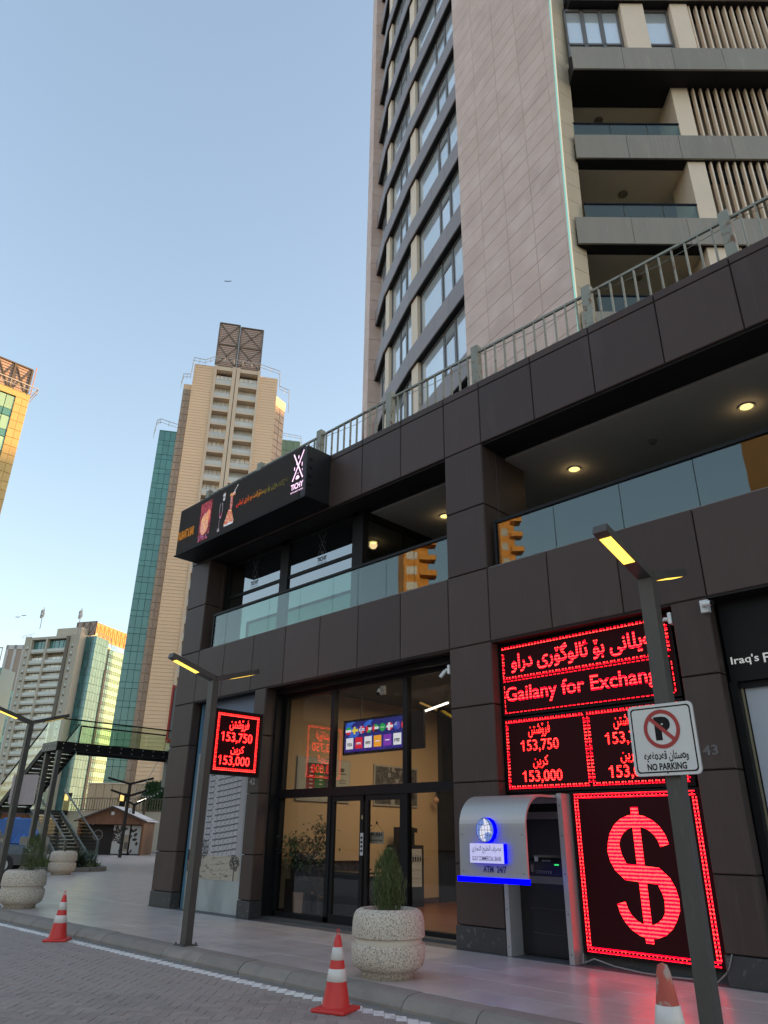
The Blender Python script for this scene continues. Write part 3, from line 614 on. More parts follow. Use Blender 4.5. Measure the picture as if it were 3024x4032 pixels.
def food(kind):
    W, H = (22, 60) if kind != 'pipe' else (26, 60)
    im = np.zeros((H, W, 3)); mk = np.zeros((H, W), bool); yy, xx = np.mgrid[0:H, 0:W]; rr = np.random.RandomState(5)
    if kind == 'dish':
        mk = (rr.rand(H, W) < np.where(yy < 20, .75, .55)) ; im[:] = (.45, .01, .03)
        b_ = ((xx - 10) / 8.) ** 2 + ((yy - 34) / 17.) ** 2 < 1; mk |= b_; st = (yy % 3 == 0)
        im[b_] = (.75, .12, .06); im[b_ & st] = (.75, .62, .60); c_ = ((xx - 16) / 4.) ** 2 + ((yy - 22) / 9.) ** 2 < 1; im[c_] = (.9, .25, .12); mk |= c_
        d_ = b_ & (rr.rand(H, W) < .25); im[d_] = (.95, .55, .10); e = (yy > 50) & (rr.rand(H, W) < .3); im[e] = (.3, .15, .5)
    elif kind == 'wine':
        gl = (np.abs(np.hypot((xx - 11) / 4., (yy - 25) / 12.) - 1) < .14) & (yy > 15); st = (abs(xx - 9) < 1) & (yy > 38) & (yy < 54) & (yy % 3 > 0); bo = (np.hypot((xx - 17), (yy - 7) / 1.6) < 4) & (rr.rand(H, W) < .6)
        ft = (yy > 52) & (yy < 58) & (abs(xx - 9) < 4) & (rr.rand(H, W) < .6); mk = gl | st | bo | ft; im[:] = (.42, .36, .42); im[bo] = (.8, .8, .85)
        w = mk & (yy > 29) & (yy < 37); im[w] = (.5, .06, .2)
    else:
        tp = (abs(xx - 14) < 6) & (yy > 8) & (yy < 14); ne = (abs(xx - 13) < 2.6) & (yy >= 14) & (yy < 34); ba = ((xx - 11) / (3 + (yy - 34) * .38 + .01)) ** 2 < 1; ba &= (yy >= 34) & (yy < 55)
        ba2 = (yy >= 55) & (yy < 58) & (abs(xx - 11) < 10); hs = (np.abs(xx - (14 + (12 - yy) * .8)) < 1.0) & (yy < 12); mk = tp | ne | ba | ba2 | hs; mk &= rr.rand(H, W) < .93
        im[:] = (.72, .10, .05); q = rr.rand(H, W); im[q < .25] = (.85, .55, .12); im[(q > .85)] = (.8, .7, .7); im[ba2] = (.7, .75, .85); im[hs] = (.75, .75, .75); im[ne & (q < .5)] = (.35, .06, .04)
    return im, mk
for kind, x0, w, z0, h in (('dish', -16.24, .54, 8.68, 1.12), ('wine', -15.40, .34, 8.68, 1.15), ('pipe', -15.05, .56, 8.74, 1.10)):
    im, mk = food(kind); raster('screen_picture', im, (x0, -.744, z0), (1, 0, 0), (0, 0, 1), w, h, M_scr, bb, mask=mk)
# ------------------------------------------------------------------ LED signs in the recess
X, Z = (1, 0, 0), (0, 0, 1)
def led_box(t, x0, x1, z0, z1, y=.22):
    MB().box(x0, x1, y, .335, z0, z1).build('cabinet', M_black, t)
    MB().box(x0 + .02, x1 - .02, y - .004, y, z0 + .02, z1 - .02).build('led_panel', M_ledbase, t)
def border(t, x0, x1, z0, z1, y, th=.045, mode='zig', step=.05):
    """frame of lit diodes broken up like a running LED border"""
    b = MB(); rr = random.Random(int(x0 * 99))
    def run(ax, c, a0, a1):
        n = int((a1 - a0) / step)
        for i in range(n):
            s0 = a0 + i * step; w = step * .68
            if mode == 'zig': pcs = [(s0, s0 + w, c, c + th * .36), (s0 + w * .1, s0 + w * .55, c + th * .5, c + th)] + ([(s0 + w * .7, s0 + w, c + th * .62, c + th)] if i % 2 else [])
            elif mode == 'dash': pcs = [(s0, s0 + w, c + th * .3, c + th * .75)]
            else: pcs = [(s0, s0 + step, c, c + th * .28), (s0, s0 + step, c + th * .72, c + th), (s0 + w * .2, s0 + w * .5, c + th * .4, c + th * .62)]
            for p in pcs:
                if ax == 'x': b.quad((p[0], y, p[2]), (p[1], y, p[2]), (p[1], y, p[3]), (p[0], y, p[3]))
                else: b.quad((p[2], y, p[0]), (p[3], y, p[0]), (p[3], y, p[1]), (p[2], y, p[1]))
    run('x', z1 - th, x0, x1); run('x', z0, x0, x1); run('z', x0, z0 + th, z1 - th); run('z', x1 - th, z0 + th, z1 - th)
    b.build('lit_border', M_red, t)
def flag_one(o, right, h, m, par):
    """the slanting flag at the head of a figure 1"""
    o = Vector(o); r = Vector(right); U = Vector((0, 0, 1)); w = h * .10
    MB().quad(o + U * h * .99 + r * w * 1.0, o + U * h * .80 - r * h * .20, o + U * h * .70 - r * h * .20, o + U * h * .86 + r * w * 1.0).build('figure_flag', m, par)
s1 = thing('led_name_sign', 'wide red LED name board above the price boards, first of the stacked signs', 'LED sign', (-5.75, .2, 3.4))
led_box(s1, -7.28, -4.24, 3.39, 4.58)
border(s1, -7.23, -4.30, 3.99, 4.54, .213, .04, 'zig', .06); border(s1, -7.23, -4.30, 3.43, 3.97, .213, .028, 'dash', .075)
put_text(shape('گەیلانی بۆ ئالوگۆری دراو'), (-7.05, .212, 4.08), X, Z, 2.62, .36, M_red, s1, 'lettering', .018)
put_text('Gailany for Exchange', (-7.19, .212, 3.55), X, Z, 2.80, .31, M_red, s1, 'lettering', .012)
s2 = thing('led_price_sign', 'wide red LED price board with two columns of numbers below the name board', 'LED sign', (-5.75, .2, 2.25))
led_box(s2, -7.28, -4.24, 2.22, 3.36)
border(s2, -7.23, -5.76, 2.27, 3.32, .213, .045, 'zig', .05); border(s2, -5.74, -4.29, 2.27, 3.32, .213, .045, 'zig', .05)
for x in (-6.92, -5.43):
    put_text(shape('فرۆشتن'), (x + .12, .212, 3.02), X, Z, .40, .22, M_redside, s2, 'lettering', .004)
    flag_one((x, .2115, 2.80), X, .19, M_redside, s2); flag_one((x, .2115, 2.34), X, .19, M_redside, s2)
    put_text('153,750', (x, .212, 2.80), X, Z, .66, .19, M_redside, s2, 'lettering', .006)
    put_text(shape('کرین'), (x + .17, .212, 2.555), X, Z, .28, .19, M_redside, s2, 'lettering', .004)
    put_text('153,000', (x, .212, 2.34), X, Z, .68, .19, M_redside, s2, 'lettering', .012)
s3 = thing('led_dollar_sign', 'tall red LED board showing a large dollar symbol beside the cash machine', 'LED sign', (-5.15, .2, .12))
led_box(s3, -6.14, -4.17, .115, 2.20)
border(s3, -6.08, -4.25, .155, 2.165, .213, .062, 'band', .055)
def stroke(pts, wid, y, m, par, nm):
    """thick stroked line in the sign plane; wid per point"""
    k = MB(); n = len(pts); L_ = []; Rr = []
    for i, (x, z) in enumerate(pts):
        a = pts[max(0, i - 1)]; c = pts[min(n - 1, i + 1)]; dx, dz = c[0] - a[0], c[1] - a[1]; l = math.hypot(dx, dz); nx, nz = -dz / l, dx / l; w = wid[i] / 2
        L_.append((x + nx * w, y, z + nz * w)); Rr.append((x - nx * w, y, z - nz * w))
    for i in range(n - 1): k.quad(L_[i], L_[i + 1], Rr[i + 1], Rr[i])
    return k.build(nm, m, par)
cx = -5.15
S = []
for i in range(15):                                # upper bowl, from right terminal over the top to lower left
    a = R(8 + i * (232 - 8) / 14); S.append((cx + .375 * math.cos(a) - .0, 1.44 + .36 * math.sin(a)))
S2 = []
for i in range(15):
    a = R(52 - i * (232 - 8) / 14); S2.append((cx + .01 + .36 * math.cos(a), .83 + .37 * math.sin(a)))
pts = S + S2; n = len(pts)
wd = [.128 + .045 * math.sin(math.pi * i / (n - 1)) + (.03 if 10 < i < 20 else 0) for i in range(n)]
stroke(pts, wd, .212, M_red, s3, 'dollar_symbol')
b = MB(); b.quad((cx - .055, .2095, .33), (cx + .055, .2095, .33), (cx + .055, .2095, 1.97), (cx - .055, .2095, 1.97)); b.build('dollar_stroke', M_red, s3)
# ------------------------------------------------------------------ small projecting price sign on pillar 42
s4 = thing('projecting_price_sign', 'small red LED price board sticking out from the pillar numbered 42', 'LED sign', (-13.7, -.65, 2.7))
MB().box(-13.78, -13.655, -1.29, -.02, 2.70, 4.03).build('cabinet', M_black, s4)
MB().box(-13.655, -13.650, -1.25, -.06, 2.74, 3.99).build('led_panel', M_ledbase, s4)
Y, = ((0, 1, 0),)
xf = -13.645
b = MB()
def runy(z, y0, y1, th):
    i = 0; y = y0
    while y < y1:
        b.quad((xf, y, z), (xf, y + .034, z), (xf, y + .034, z + th * .4), (xf, y, z + th * .4)); b.quad((xf, y + .006, z + th * .55), (xf, y + .024, z + th * .55), (xf, y + .024, z + th), (xf, y + .006, z + th)); y += .045
def runz(y, z0, z1, th):
    z = z0
    while z < z1:
        b.quad((xf, y, z), (xf, y + th * .4, z), (xf, y + th * .4, z + .034), (xf, y, z + .034)); b.quad((xf, y + th * .55, z + .006), (xf, y + th, z + .006), (xf, y + th, z + .024), (xf, y + th * .55, z + .024)); z += .045
runy(3.90, -1.19, -.12, .05); runy(2.79, -1.19, -.12, .05); runz(-1.19, 2.84, 3.9, .05); runz(-.17, 2.84, 3.9, .05)
b.build('lit_border', M_redside, s4)
put_text(shape('فرۆشتن'), (xf, -.88, 3.60), Y, Z, .50, .25, M_redside, s4, 'lettering', .02)
put_text('153,750', (xf, -1.03, 3.34), Y, Z, .76, .23, M_redside, s4, 'lettering', .012)
put_text(shape('کرین'), (xf, -.80, 3.11), Y, Z, .34, .20, M_redside, s4, 'lettering', .02)
flag_one((xf + .001, -1.03, 3.34 + .03), Y, .20, M_redside, s4); flag_one((xf + .001, -1.05, 2.87 + .03), Y, .19, M_redside, s4)
put_text('153,000', (xf, -1.05, 2.87), Y, Z, .76, .22, M_redside, s4, 'lettering', .012)
MB().box(-13.74, -13.70, -.06, .0, 2.9, 3.1).box(-13.74, -13.70, -.06, .0, 3.7, 3.9).build('wall_bracket', M_darkmetal, s4)

# ------------------------------------------------------------------ cash machine
am = thing('cash_machine', 'silver cash machine booth with curved hood and lit blue bank sign', 'cash machine', (-6.7, .1, 0))
hx0, hx1 = -7.42, -6.25
prof = [(.34, 2.14)]
prof += [(-.40 - .44 * math.sin(R(a)), 1.70 + .44 * math.cos(R(a))) for a in range(0, 91, 7)] + [(-.84, 1.70), (-.845, 1.03)]
inner = [(p[0] + (.03 if i else 0), p[1] - .03) if p[0] > -.41 else (p[0] + .03, p[1] - .012) for i, p in enumerate(prof)]
inner = [(.34, 2.11)] + [(-.40 - .41 * math.sin(R(a)), 1.70 + .41 * math.cos(R(a))) for a in range(0, 91, 7)] + [(-.81, 1.70), (-.815, 1.03)]
hm = MB()
for i in range(len(prof) - 1):
    a, c, d, e = prof[i], prof[i + 1], inner[i + 1], inner[i]
    hm.quad((hx0, *a), (hx0, *c), (hx1, *c), (hx1, *a)); hm.quad((hx0, *e), (hx1, *e), (hx1, *d), (hx0, *d))
    hm.quad((hx0, *a), (hx0, *e), (hx0, *d), (hx0, *c)); hm.quad((hx1, *a), (hx1, *c), (hx1, *d), (hx1, *e))
o = hm.build('hood', M_silver, am)
MB().box(hx0 - .04, hx1 + .005, -.862, -.80, .985, 1.055).build('blue_light_strip', M_bluelit, am)
MB().box(-7.275, -7.20, .0, .335, 0, 2.11).build('left_post', M_silver, am)
MB().box(-6.245, -6.165, .0, .335, 0, 2.17).box(-7.2, -6.245, .30, .335, 2.05, 2.17).build('right_post', M_silver, am)
MB().box(-7.2, -6.245, .30, .335, .02, .95).build('lower_panel', mat('black_gloss_panel', (.008, .008, .009), .25), am)
MB().box(-7.2, -6.245, .30, .33, 1.93, 2.05).build('upper_panel', M_black, am)
fz = MB(); M_fas = mat('atm_grey_plastic', (.12, .115, .11), .5)
fz.box(-7.16, -6.25, .255, .335, 1.83, 1.93).box(-7.16, -6.25, .255, .335, .95, 1.05).box(-7.16, -7.05, .255, .335, 1.05, 1.83).box(-6.33, -6.25, .255, .335, 1.05, 1.83)
fz.build('fascia', M_fas, am)
MB().box(-7.05, -6.33, .53, .55, 1.05, 1.83).build('niche_back', mat('atm_niche', (.05, .048, .046), .5), am)
MB().add([(-7.05, .335, 1.83), (-6.33, .335, 1.83), (-6.33, .53, 1.70), (-7.05, .53, 1.70)], [(0, 1, 2, 3)]).add([(-7.05, .335, 1.05), (-7.05, .335, 1.83), (-7.05, .53, 1.83), (-7.05, .53, 1.05)], [(0, 1, 2, 3)]).build('niche_lining', M_fas, am)
cs = MB(); cs.poly([(.26, 1.06), (.26, 1.24), (.33, 1.30), (.46, 1.72), (.52, 1.72), (.52, 1.06)], (-6.96, -6.38), axis='x'); cs.build('console', mat('atm_console_black', (.012, .012, .013), .3), am)
sq = lambda x, t, off: (x, .33 + (.46 - .33) * t - off, 1.30 + .42 * t)
MB().quad(sq(-6.80, .12, .006), sq(-6.45, .12, .006), sq(-6.45, .78, .006), sq(-6.80, .78, .006)).build('screen', emit('atm_screen', (.05, .065, .085), .12), am)
for k in range(3): MB().quad(sq(-6.78, .70 - k * .12, .009), sq(-6.62 + .03 * k, .70 - k * .12, .009), sq(-6.62 + .03 * k, .74 - k * .12, .009), sq(-6.78, .74 - k * .12, .009)).build('screen_text', emit('atm_text', (.16, .19, .25), .12), am)
MB().box(-6.86, -6.60, .252, .259, 1.09, 1.12).build('cash_slot', M_silver, am)
for k in range(7): MB().box(-6.855 + k * .036, -6.83 + k * .036, .248, .252, 1.092, 1.118).build('slot_tooth', M_black, am)
MB().box(-6.88, -6.82, .262, .275, 1.245, 1.31).build('card_sticker', mat('pale_sticker', (.4, .4, .38), .5), am)
MB().box(-6.53, -6.46, .25, .258, 1.20, 1.215).build('green_indicator', emit('green_led', (.05, 1, .25), .2), am)
MB().box(-6.95, -6.72, .36, .40, 1.755, 1.77).build('niche_lamp', M_white, am)
kp = MB().box(-6.76, -6.60, .268, .288, 1.238, 1.262).build('keypad', M_fas, am)
for r_ in range(3):
    for c_ in range(4): MB().box(-6.75 + c_ * .038, -6.722 + c_ * .038, .262 + r_ * .009, .269 + r_ * .009, 1.262, 1.267).build('key', M_silver, kp)
MB().box(-6.95, -6.90, .254, .26, 1.10, 1.20).build('card_reader', M_fas, am)
for z_ in (.12, .6, 1.1, 1.6, 2.0):
    for x_ in (-7.24, -6.205): MB().tube((x_, -.004, z_), (x_, .002, z_), .009, 8).build('rivet', M_darkmetal, am)
for x_ in (hx0 + .06, hx1 - .06):
    for z_ in (1.12, 1.6): MB().tube((x_, -.849, z_), (x_, -.842, z_), .008, 8).build('rivet', M_darkmetal, am)
MB().box(-7.0, -6.45, .288, .30, .30, .302).box(-7.0, -6.45, .288, .30, .62, .622).build('service_door_seam', M_fas, am)
# sign box, round emblem
MB().box(-7.16, -6.57, -.93, -.847, 1.235, 1.485).build('sign_box', M_bluelit, am)
MB().quad((-7.16, -.932, 1.235), (-6.57, -.932, 1.235), (-6.57, -.932, 1.485), (-7.16, -.932, 1.485)).build('sign_face', M_signwhite, am)
put_text(shape('مصرف الخليج التجاري'), (-7.12, -.935, 1.355), X, Z, .51, .105, M_navy, am, 'lettering', .008)
put_text('GULF COMMERCIAL BANK', (-7.12, -.935, 1.265), X, Z, .51, .058, M_navy, am, 'lettering', .012)
put_text('ATM', (-7.0, -.850, 1.115), X, Z, .18, .085, M_navy, am, 'lettering', .03)
put_text('24/7', (-6.76, -.850, 1.115), X, Z, .16, .085, M_navy, am, 'lettering', .03)
dc = (-6.88, 1.66); N = 36
k = MB(); ring = [(dc[0] + .155 * math.cos(2 * math.pi * i / N), dc[1] + .165 * math.sin(2 * math.pi * i / N)) for i in range(N)]
k.poly(ring, (-.925, -.845), axis='y'); k.build('emblem_edge', M_bluelit, am)
k = MB(); k.add([(dc[0] + .150 * math.cos(2 * math.pi * i / N), -.928, dc[1] + .160 * math.sin(2 * math.pi * i / N)) for i in range(N)], [tuple(range(N))]); k.build('emblem_face', M_signblue, am)
k = MB()
def sail(pts): k.add([(dc[0] + a * .15, -.931, dc[1] + c * .16) for a, c in pts], [tuple(range(len(pts)))])
sail([(-.12, .98), (.25, .80), (.52, .45), (.70, .05), (.78, -.30), (.40, -.16), (.05, -.24), (-.02, .3)])
sail([(-.12, .45), (-.02, .0), (.0, -.45), (-.15, -.62), (-.5, -.75), (-.62, -.45), (-.58, .0), (-.4, .3)])
sail([(-.5, -.80), (-.1, -.66), (.1, -.80), (-.1, -.96)])
k.build('emblem_sails', emit('emblem_white', (.85, .86, 1.0), .17), am)
k = MB()
def arc(pts, w=.012):
    for (a, c), (d, e) in zip(pts, pts[1:]):
        A = Vector((dc[0] + a * .15, -.934, dc[1] + c * .16)); B_ = Vector((dc[0] + d * .15, -.934, dc[1] + e * .16)); q_ = (B_ - A).normalized().cross(Vector((0, 1, 0))) * w / 4
        k.quad(A - q_, B_ - q_, B_ + q_, A + q_)
for r_ in (.35, .7, 1.0): arc([(r_ * math.cos(2 * math.pi * i / 30) , 1.0 * math.sin(2 * math.pi * i / 30)) for i in range(31)])
for h_ in (-.5, 0, .5): arc([(-math.sqrt(1 - h_ * h_), h_), (0, h_ * .75), (math.sqrt(1 - h_ * h_), h_)])
k.build('emblem_lines', M_navy, am)

# ------------------------------------------------------------------ security cameras
def bullet(x, y, z, aim, label, mount='box', nrm=(0, -1, 0)):
    t = thing('security_camera', label, 'security camera', (x, y, z), 'security cameras on the podium')
    n = Vector(nrm); p = Vector((x, y, z)); a = Vector(aim).normalized()
    if mount == 'box': MB().box(x - .055, x + .055, min(y, y + n.y * .07), max(y, y + n.y * .07), z - .085, z + .085).build('junction_box', M_whitepaint, t) if abs(n.y) > .5 else MB().box(min(x, x + n.x * .05), max(x, x + n.x * .05), y - .06, y + .06, z - .08, z + .08).build('junction_box', M_whitepaint, t)
    q = p + n * .07; e = q + n * .06 + Vector((0, 0, .01)); c = e + a * .02
    MB().tube(q, e, .028, 12).tube(e, c, .016, 8).build('arm', M_whitepaint, t)
    b0 = c + a * .0; MB().tube(b0, b0 + a * .145, .034, 14).build('body', M_whitepaint, t)
    MB().tube(b0 + a * .146, b0 + a * .16, .036, 14).build('lens_hood', M_black, t)
    return t
bullet(-3.62, 0, 4.49, (.8, -.35, -.12), 'white bullet camera on a box at the top corner of pillar 43')
bullet(-4.13, .06, 4.44, (-.75, -.4, -.32), 'white bullet camera in the corner beside the LED name board', nrm=(-1, 0, 0))
bullet(-8.26, .1, 4.30, (-.5, -.3, -.7), 'white bullet camera under the band at the corner of the middle pillar', nrm=(-1, 0, 0))
t = thing('security_camera', 'square white dome camera on the side of the pillar numbered 42', 'security camera', (-13.62, .1, 4.45), 'security cameras on the podium')
MB().box(-13.655, -13.56, .0, .18, 4.38, 4.55).build('housing', M_whitepaint, t)
MB().lathe([(0, -.07), (.035, -.06), (.055, -.03), (.062, 0), (.062, .01)], 20, (0, 0)).build('dome', M_black, t); dm = kids(t)[-1]; dm.location = (.075, -.03, .01); dm.rotation_euler = (R(-35), R(-50), 0)
t = bullet(-10.6, .75, 4.30, (.3, -.5, -.5), 'small white camera hanging behind the shop window glass', nrm=(0, -1, 0))

# ------------------------------------------------------------------ street lamps
def lamp(x, y, label, lit=True, group='double headed street lamps along the kerb'):
    t = thing('street_lamp', label, 'street lamp', (x, y, 0), group, local=True)
    L0 = dict(loc=(0, 0, 0))
    MB().box(-.075, .075, -.06, .06, 0, 4.03).build('pole', M_lampmetal, t, **L0)
    MB().box(-.14, .14, -.13, .13, 0, .012).build('base_plate', M_lampmetal, t, **L0)
    for i, j in ((-1, -1), (1, -1), (1, 1), (-1, 1)):
        MB().tube((i * .115, j * .105, .0), (i * .115, j * .105, .045), .013, 6).build('anchor_bolt', M_darkmetal, t, **L0)
    for s in (-1, 1):
        a = MB().bar((0, s * .0, 4.06), (0, s * .90, 4.33), .15, .085); a.build('arm', M_lampmetal, t, **L0)
        if lit:
            A = Vector((0, s * .34, 4.06 + .27 * .34 / .9)); B_ = Vector((0, s * .80, 4.06 + .27 * .80 / .9)); dn = Vector((0, s * .287, -.957)) * .047; dn = Vector((0, (B_ - A).normalized().z * s * 1, -abs((B_ - A).normalized().y))) * .0465
            w = Vector((.062, 0, 0))
            k_ = MB().quad(A + dn - w, B_ + dn - w, B_ + dn + w, A + dn + w); k_.build('light_panel', M_warm, t, **L0)
    return t
lamp(-11.18, -2.93, 'dark double headed lamp post standing in front of the tower poster bay')
lamp(-3.10, -2.93, 'dark double headed lamp post carrying the no parking sign')
lamp(-19.38, -2.93, 'dark double headed lamp post at the left edge with a sign seen from behind')
lamp(-27.6, -2.4, 'distant double headed lamp post behind the sign at the left edge')

# ------------------------------------------------------------------ no parking signs
def rrect(x0, x1, z0, z1, r, n=6):
    out = []
    for cx_, cz, a0 in ((x1 - r, z0 + r, -90), (x1 - r, z1 - r, 0), (x0 + r, z1 - r, 90), (x0 + r, z0 + r, 180)):
        out += [(cx_ + r * math.cos(R(a0 + 90 * i / n)), cz + r * math.sin(R(a0 + 90 * i / n))) for i in range(n + 1)]
    return out
M_signface = mat('sign_white_face', (.62, .60, .57), .4, 0, .03, 2)
M_signred = mat('sign_red_print', (.36, .035, .03), .4, 0, .05, 4)
def nps(x, y, z, label):
    t = thing('no_parking_sign', label, 'traffic sign', (x, y, z))
    MB().poly(rrect(x - .325, x + .325, z - .325, z + .325, .05), (y, y + .012), axis='y').build('plate', mat('sign_back_metal', (.35, .33, .33), .45, .3, .12, 12), t)
    f = y - .0015; MB().poly(rrect(x - .322, x + .322, z - .322, z + .322, .048), (f, y), axis='y').build('white_face', M_signface, t)
    o_ = rrect(x - .298, x + .298, z - .298, z + .298, .035); i_ = rrect(x - .285, x + .285, z - .285, z + .285, .03); k = MB(); n = len(o_)
    k.add([(a, f - .001, b) for a, b in o_ + i_], [(i, (i + 1) % n, n + (i + 1) % n, n + i) for i in range(n)]); k.build('black_outline', M_black, t)
    k = MB(); c = (x, z + .092); N = 40
    ro, ri = .178, .142
    k.add([(c[0] + r_ * math.cos(2 * math.pi * i / N), f - .004, c[1] + r_ * math.sin(2 * math.pi * i / N)) for r_ in (ro, ri) for i in range(N)], [(i, (i + 1) % N, N + (i + 1) % N, N + i) for i in range(N)])
    d = .1 ; w = .018; s_ = math.sqrt(.5)
    A = (c[0] - ri * .99 * .72, c[1] + ri * .99 * .70); B_ = (c[0] + ri * .99 * .74, c[1] - ri * .99 * .68)
    nx, nz = .70 * w, .72 * w
    k.quad((A[0] - nx, f - .005, A[1] - nz), (B_[0] - nx, f - .005, B_[1] - nz), (B_[0] + nx, f - .005, B_[1] + nz), (A[0] + nx, f - .005, A[1] + nz)); k.build('prohibition_ring', M_signred, t)
    put_text('P', (x - .068, f - .002, z - .01), X, Z, .155, .215, M_black, t, 'lettering', .075)
    put_text(shape('وەستان قەدەغەیە'), (x - .21, f - .002, z - .205), X, Z, .43, .10, M_black, t, 'lettering', .02)
    put_text('NO PARKING', (x - .19, f - .002, z - .275), X, Z, .38, .062, M_black, t, 'lettering', .03)
    for q in (.29, -.30): MB().tube((x, f - .004, z + q), (x, f, z + q), .008, 8).build('bolt', M_darkmetal, t)
    MB().box(x - .10, x + .10, y + .012, y + .02, z + .2, z + .24).box(x - .10, x + .10, y + .012, y + .02, z - .24, z - .2).build('clamp', M_silver, t)
nps(-3.12, -3.035, 2.425, 'square no parking sign with crossed letter P on the right lamp post')
t = thing('traffic_sign', 'square sign seen from behind on the leftmost lamp post', 'traffic sign', (-19.38, -2.85, 2.5))
bk = mat('sign_back_pinkish', (.36, .31, .32), .42, .2, .15, 14)
MB().poly(rrect(-.325, .325, -.34, .34, .05), (-.006, .006), axis='y').build('plate', bk, t, loc=(0, 0, 0))
kids(t)[0].rotation_euler = (0, 0, R(40)); kids(t)[0].location = (.12, .03, 0)

# ------------------------------------------------------------------ traffic cones
def cone_parts(t, m_red, handle=True, bands=((.27, .385), (.465, .585))):
    H = .70; r0, r1 = .148, .030
    rad = lambda z: r0 + (r1 - r0) * (z - .035) / (H - .035)
    L0 = dict(loc=(0, 0, 0))
    a = MB(); e = .19
    pr = [(e, 0), (e + .005, .012), (e, .03), (e - .02, .036)]
    lv = [[(i * w_, j * w_, z) for i, j in ((-1, -1), (1, -1), (1, 1), (-1, 1))] for w_, z in ((e, 0), (e + .005, .015), (e, .032), (r0 * .95, .045))]
    P_ = [p for l in lv for p in l]; a.add(P_, [(3, 2, 1, 0)] + [(k * 4 + i, k * 4 + (i + 1) % 4, k * 4 + 4 + (i + 1) % 4, k * 4 + 4 + i) for k in range(3) for i in range(4)] + [(12, 13, 14, 15)])
    a.build('base', m_red, t, **L0)
    MB().lathe([(rad(.035) + .006, .035), (rad(.06) + .002, .06), (rad(.25), .25), (rad(.5), .5), (rad(.66), .66), (.026, .69), (.0, .70)], 32).build('body', m_red, t, smooth=True, **L0)
    for z0, z1 in bands:
        MB().lathe([(rad(z0) + .001, z0), (rad(z0) + .004, z0 + .002), (rad(z1) + .004, z1 - .002), (rad(z1) + .001, z1)], 32).build('reflective_band', M_coneband, t, smooth=True, **L0)
    if handle:
        h = MB(); pts = [(.016 * math.cos(R(a_)) , 0, .725 + .03 * math.sin(R(a_))) for a_ in range(0, 181, 30)]; pts = [(.022, 0, .66)] + pts + [(-.022, 0, .66)]
        for p, q in zip(pts, pts[1:]): h.tube(p, q, .005, 6)
        h.build('handle', m_red, t, **L0)
c1 = thing('traffic_cone', 'clean red cone with two white bands standing in front of the round concrete planter', 'traffic cone', (-6.78, -3.77, ZR + .003), 'traffic cones along the white line', local=True)
cone_parts(c1, M_conered); c1.rotation_euler = (0, 0, R(20))
c2 = copy_tree(c1); c2.location = (-14.05, -3.68, ZR + .003); c2.rotation_euler = (0, 0, R(52)); c2['label'] = 'red cone with two white bands left of the poster bay lamp post'
c3 = thing('traffic_cone', 'faded scuffed cone with worn bands in front of the dollar sign', 'traffic cone', (-2.60, -4.66, ZR + .003), 'traffic cones along the white line', local=True)
cone_parts(c3, M_coneold, False, ((.20, .30), (.415, .53))); c3.rotation_euler = (R(1.5), 0, R(10)); c3.scale = (1.2, 1.2, 1.36)

# ------------------------------------------------------------------ concrete planters with conifers
def planter(x, y, s, label, leaf, seed, sh, group='round concrete planters'):
    t = thing('concrete_planter', label, 'planter', (x, y, 0), group, local=True); L0 = dict(loc=(0, 0, 0))
    R_ = .47 * s; H = .76 * s
    pf = [(0, .0), (R_ * .70, 0), (R_ * .70, H * .09), (R_ * .78, H * .105), (R_ * .93, H * .17), (R_ * .985, H * .26), (R_, H * .36), (R_, H * .470), (R_ * .985, H * .488), (R_ * .90, H * .492)]
    MB().lathe(pf, 64).build('lower_bowl', M_agg, t, smooth=True, **L0)
    MB().lathe([(R_ * .90, H * .46), (R_ * .915, H * .50), (R_ * .915, H * .57), (R_ * .90, H * .61)], 64).build('smooth_band', M_agggroove, t, smooth=True, **L0)
    MB().lathe([(R_ * .90, H * .575), (R_ * .99, H * .582), (R_, H * .60), (R_ * .985, H * .80), (R_ * .955, H * .90), (R_ * .89, H * .965), (R_ * .80, H * .995), (R_ * .74, H * 1.0), (R_ * .69, H * .985), (R_ * .67, H * .93), (R_ * .67, H * .85)], 64).build('upper_rim', M_agg, t, smooth=True, **L0)
    MB().lathe([(0, H * .90), (R_ * .4, H * .905), (R_ * .68, H * .90)], 32).build('soil', M_soil, t, **L0)
    return t
